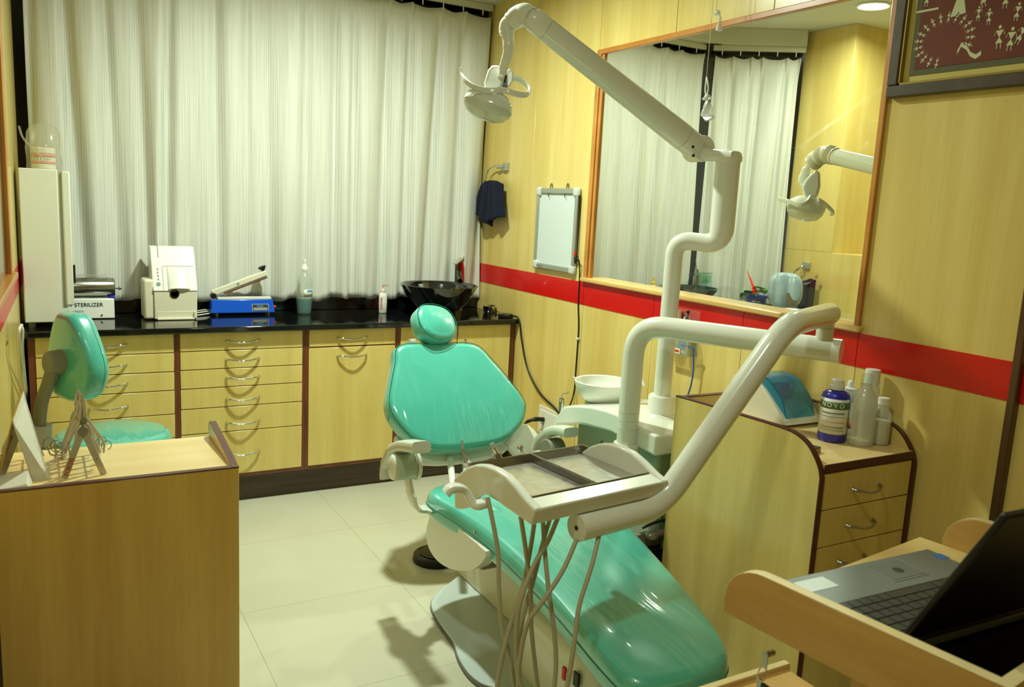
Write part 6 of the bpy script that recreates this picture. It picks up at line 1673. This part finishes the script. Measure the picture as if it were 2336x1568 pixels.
# towel ring and towel on the far wall
XF = 4.47
rq = P(1842, 606, x=XF)
t = thing('towel_ring', 'chrome towel ring on the far wall of the next room', 'towel ring', rq, 'towel rings')
MB().box(XF - .02, XF, rq.y - .028, rq.y + .028, rq.z - .022, rq.z + .022).build('mount', M['alu'], t, bevel=.002)
r3 = [rq + V((-.02, .02, 0)), P(1830, 608, x=XF - .05), P(1815, 618, x=XF - .06), P(1806, 632, x=XF - .065), P(1812, 645, x=XF - .065), P(1840, 648, x=XF - .065), P(1860, 637, x=XF - .065), P(1863, 630, x=XF - .065)]
MB().tube(catmull(r3, 6), .006, 8).ell(r3[-1], .012, .012, .012, n=12, m=8).build('ring', M['chrome'], t)
a, b = P(1808, 642, x=XF - .06), P(1862, 640, x=XF - .06)
mb = MB(); n, m = 14, 12
zbm = P(1840, 760, x=XF - .06).z
for j in range(m + 1):
    k = j / m
    for i in range(n + 1):
        s = i / n
        q = a.lerp(b, s) + V((-.012 * math.cos(s * 14) - .01 * k, 0, 0))
        q.z = q.z - .014 * math.sin(PI * s * 2) * (1 - k) + (zbm - q.z) * k
        mb.v.append(q)
for j in range(m):
    for i in range(n):
        o = j * (n + 1) + i; mb.f.append((o, o + 1, o + n + 2, o + n + 1))
tag(mb.build('hand_towel', M['towel'], angle=180, solid=.010), 'dark navy towel on the far wall behind the blue-grey headrest', 'towel', 'hand towels')
# blue-grey chair next door
hx_ = 3.80
hq = P(1792, 662, x=hx_)
c2 = thing('dental_chair', 'blue-grey dental chair with fluted headrest seen through the window', 'dental chair', (hx_ - .05, hq.y - .4, 0))
yaw = math.radians(-38); fu_ = V((math.cos(yaw), math.sin(yaw), 0)); fb = V((-math.sin(yaw), math.cos(yaw), 0)); 
fv_ = (V((0, 0, 1)) * math.cos(.22) + fb * math.sin(.22)).normalized(); fn_ = fu_.cross(fv_).normalized()
if fn_.dot(V((-1, -1, 0))) < 0: fn_ = -fn_
ho2 = [(.098 * math.copysign(abs(math.cos(a)) ** .7, math.cos(a)), .105 * math.copysign(abs(math.sin(a)) ** .75, math.sin(a))) for a in [2 * PI * k / 56 for k in range(56)]]
def fl2(u, v, h):
    d = h + .03
    k_ = min(1, max(0, (h + .06) / .05)); k_ = k_ * k_ * (3 - 2 * k_)
    d -= k_ * .022 * (math.exp(-((u - .012) / .020) ** 2) + .6 * math.exp(-((u + .062) / .014) ** 2))
    return hq + fu_ * u + fv_ * v + fn_ * d
cushion(MB(), ho2, fl2, .085, .036, crown=.006, rb=.03, nr=14).build('headrest', M['chairblue'], c2, angle=80)
bt = P(1808, 706, x=hx_ - .03)
bo2 = catmull2([(-.13, -.005), (0, .012), (.13, -.005), (.22, -.05), (.25, -.20), (.26, -.42), (.22, -.54), (0, -.56), (-.22, -.54), (-.26, -.42), (-.25, -.20), (-.22, -.05)], 5)
rec = (V((0, 0, 1)) * math.cos(.5) + fb * math.sin(.5)).normalized(); rn = fu_.cross(rec).normalized()
if rn.z < 0: rn = -rn
cushion(MB(), bo2, lambda u, w, h: bt + fu_ * u + rec * w + rn * (h + .02), .095, .035, crown=.01, rb=.03).build('backrest_cushion', M['chairblue'], c2, angle=80)
MB().obox(bt + rec * .02 - rn * .03, fu_ * .03, rec * .09, rn * .008).build('headrest_bar', M['steel'], c2)
sb = bt + rec * -.56 + V((0, 0, -.02)); fwd2 = -fb
so2 = catmull2([(-.25, 0), (-.25, .5), (-.2, 1.0), (-.15, 1.15), (.15, 1.15), (.2, 1.0), (.25, .5), (.25, 0)], 4)
cushion(MB(), so2, lambda u, v, h: sb + fu_ * u + fwd2 * v + V((0, 0, h - .05 * v)), .09, .035, crown=.01, rb=.03).build('seat_cushion', M['chairblue'], c2, angle=80)
MB().obox(sb + fwd2 * .35 + V((0, 0, -sb.z / 2 - .05)), fu_ * .12, fwd2 * .22, (0, 0, sb.z / 2 - .05)).build('pedestal', M['ivory'], c2, bevel=.02)
MB().obox(sb + fwd2 * .4 + V((0, 0, -sb.z + .012)), fu_ * .25, fwd2 * .45, (0, 0, .012)).build('base_plate', M['paleplate'], c2, bevel=.006)
# second operating light, arm leaving behind the window edge
x2 = 3.0
l2 = thing('operating_light', 'white dental lamp with a ribbed elbow seen through the window', 'dental lamp', P(1850, 450, x=x2))
s0, s1 = P(1905, 358, x=x2), P(2004, 381, x=x2)
s2 = s0 + (s1 - s0) * 2.4
MB().tube([s0, s2], [.034, .036], 28).build('arm', M['ivory'], l2)
MB().tube(rounded_path([s2 + (s0 - s2).normalized() * .02, s2 + (s2 - s0).normalized() * .05, V((s2.x + .02, s2.y - .08, s2.z - .05)), V((s2.x + .02, s2.y - .08, 0))], .05, 6), .034, 20).build('post', M['ivory'], l2)
el = catmull([P(1905, 357, x=x2), P(1885, 352, x=x2), P(1866, 360, x=x2), P(1852, 374, x=x2)], 10)
rr = [(.037 + .0035 * math.sin(i_ * PI * .9)) for i_ in range(len(el))]
MB().tube(el, rr, 28).build('ribbed_elbow', M['cream'], l2, angle=60)
MB().tube(catmull([P(1846, 376, x=x2), P(1838, 392, x=x2), P(1832, 410, x=x2), P(1834, 424, x=x2)], 5), [.014, .020, .022, .016], 18).build('stem', M['ivory'], l2)
d2 = -(RC.transposed() @ (P(1848, 440, x=x2) - CAM)).z
K_ = lambda px, py, dd=0: D(px, py, d2 + dd)
def lobe2(pts, a, b): return MB().loft([[K_(p, q, a) for p, q in pts], [K_(p, q, b) for p, q in pts]])
lobe2([(1836, 412), (1848, 398), (1863, 386), (1871, 396), (1872, 425), (1868, 440), (1864, 452), (1836, 452), (1828, 428)], -.035, .035).build('yoke', M['ivory'], l2, bevel=.012, seg=3)
hc = K_(1838, 476); tl2 = math.radians(-12)
ru = right * math.cos(tl2) + upv * math.sin(tl2); rv = upv * math.cos(tl2) - right * math.sin(tl2)
Ms = Matrix((ru, fwd, rv)).transposed()
dome(hc, .082, .07, ((1.0, 0), (1.0, .010), (.9, .030), (.6, .046), (.25, .055), (.02, .055)), 1).build('lamp_shell', M['ivory'], l2)
dome(hc, .082, .07, ((.99, -.001), (.92, .022), (.72, .042), (.3, .052), (.02, .053)), -1).build('front_cover', M['lampglass'], l2)
MB().strap(catmull([K_(1777, 454, -.02), K_(1800, 460, -.06), K_(1822, 468, -.085), K_(1840, 462, -.08), K_(1848, 450, -.06)], 6), upv, .010, .012).build('grab_handle', M['ivory'], l2)
MB().strap(catmull([K_(1866, 456, -.06), K_(1882, 466, -.03), K_(1900, 484, .0), K_(1896, 488, .02)], 6), upv, .010, .012).build('grab_handle', M['ivory'], l2)
# ------------------------------------------------------------------ camera and view
cd = bpy.data.cameras.new('Camera'); cam = bpy.data.objects.new('Camera', cd); C.objects.link(cam)
cd.sensor_fit = 'HORIZONTAL'; cd.sensor_width = 36; cd.lens = FPX / 2336 * 36; cd.clip_start = .02
mw = RC.to_4x4(); mw.translation = CAM; cam.matrix_world = mw
cd.dof.use_dof = True; cd.dof.focus_distance = 3.1; cd.dof.aperture_fstop = 3.2 * 36 / 23.6
sc = bpy.context.scene
sc.camera = cam
sc.view_settings.view_transform = 'Standard'; sc.view_settings.look = 'None'; sc.view_settings.gamma = 1; sc.view_settings.use_curve_mapping = False
sc.view_settings.exposure = 0.0
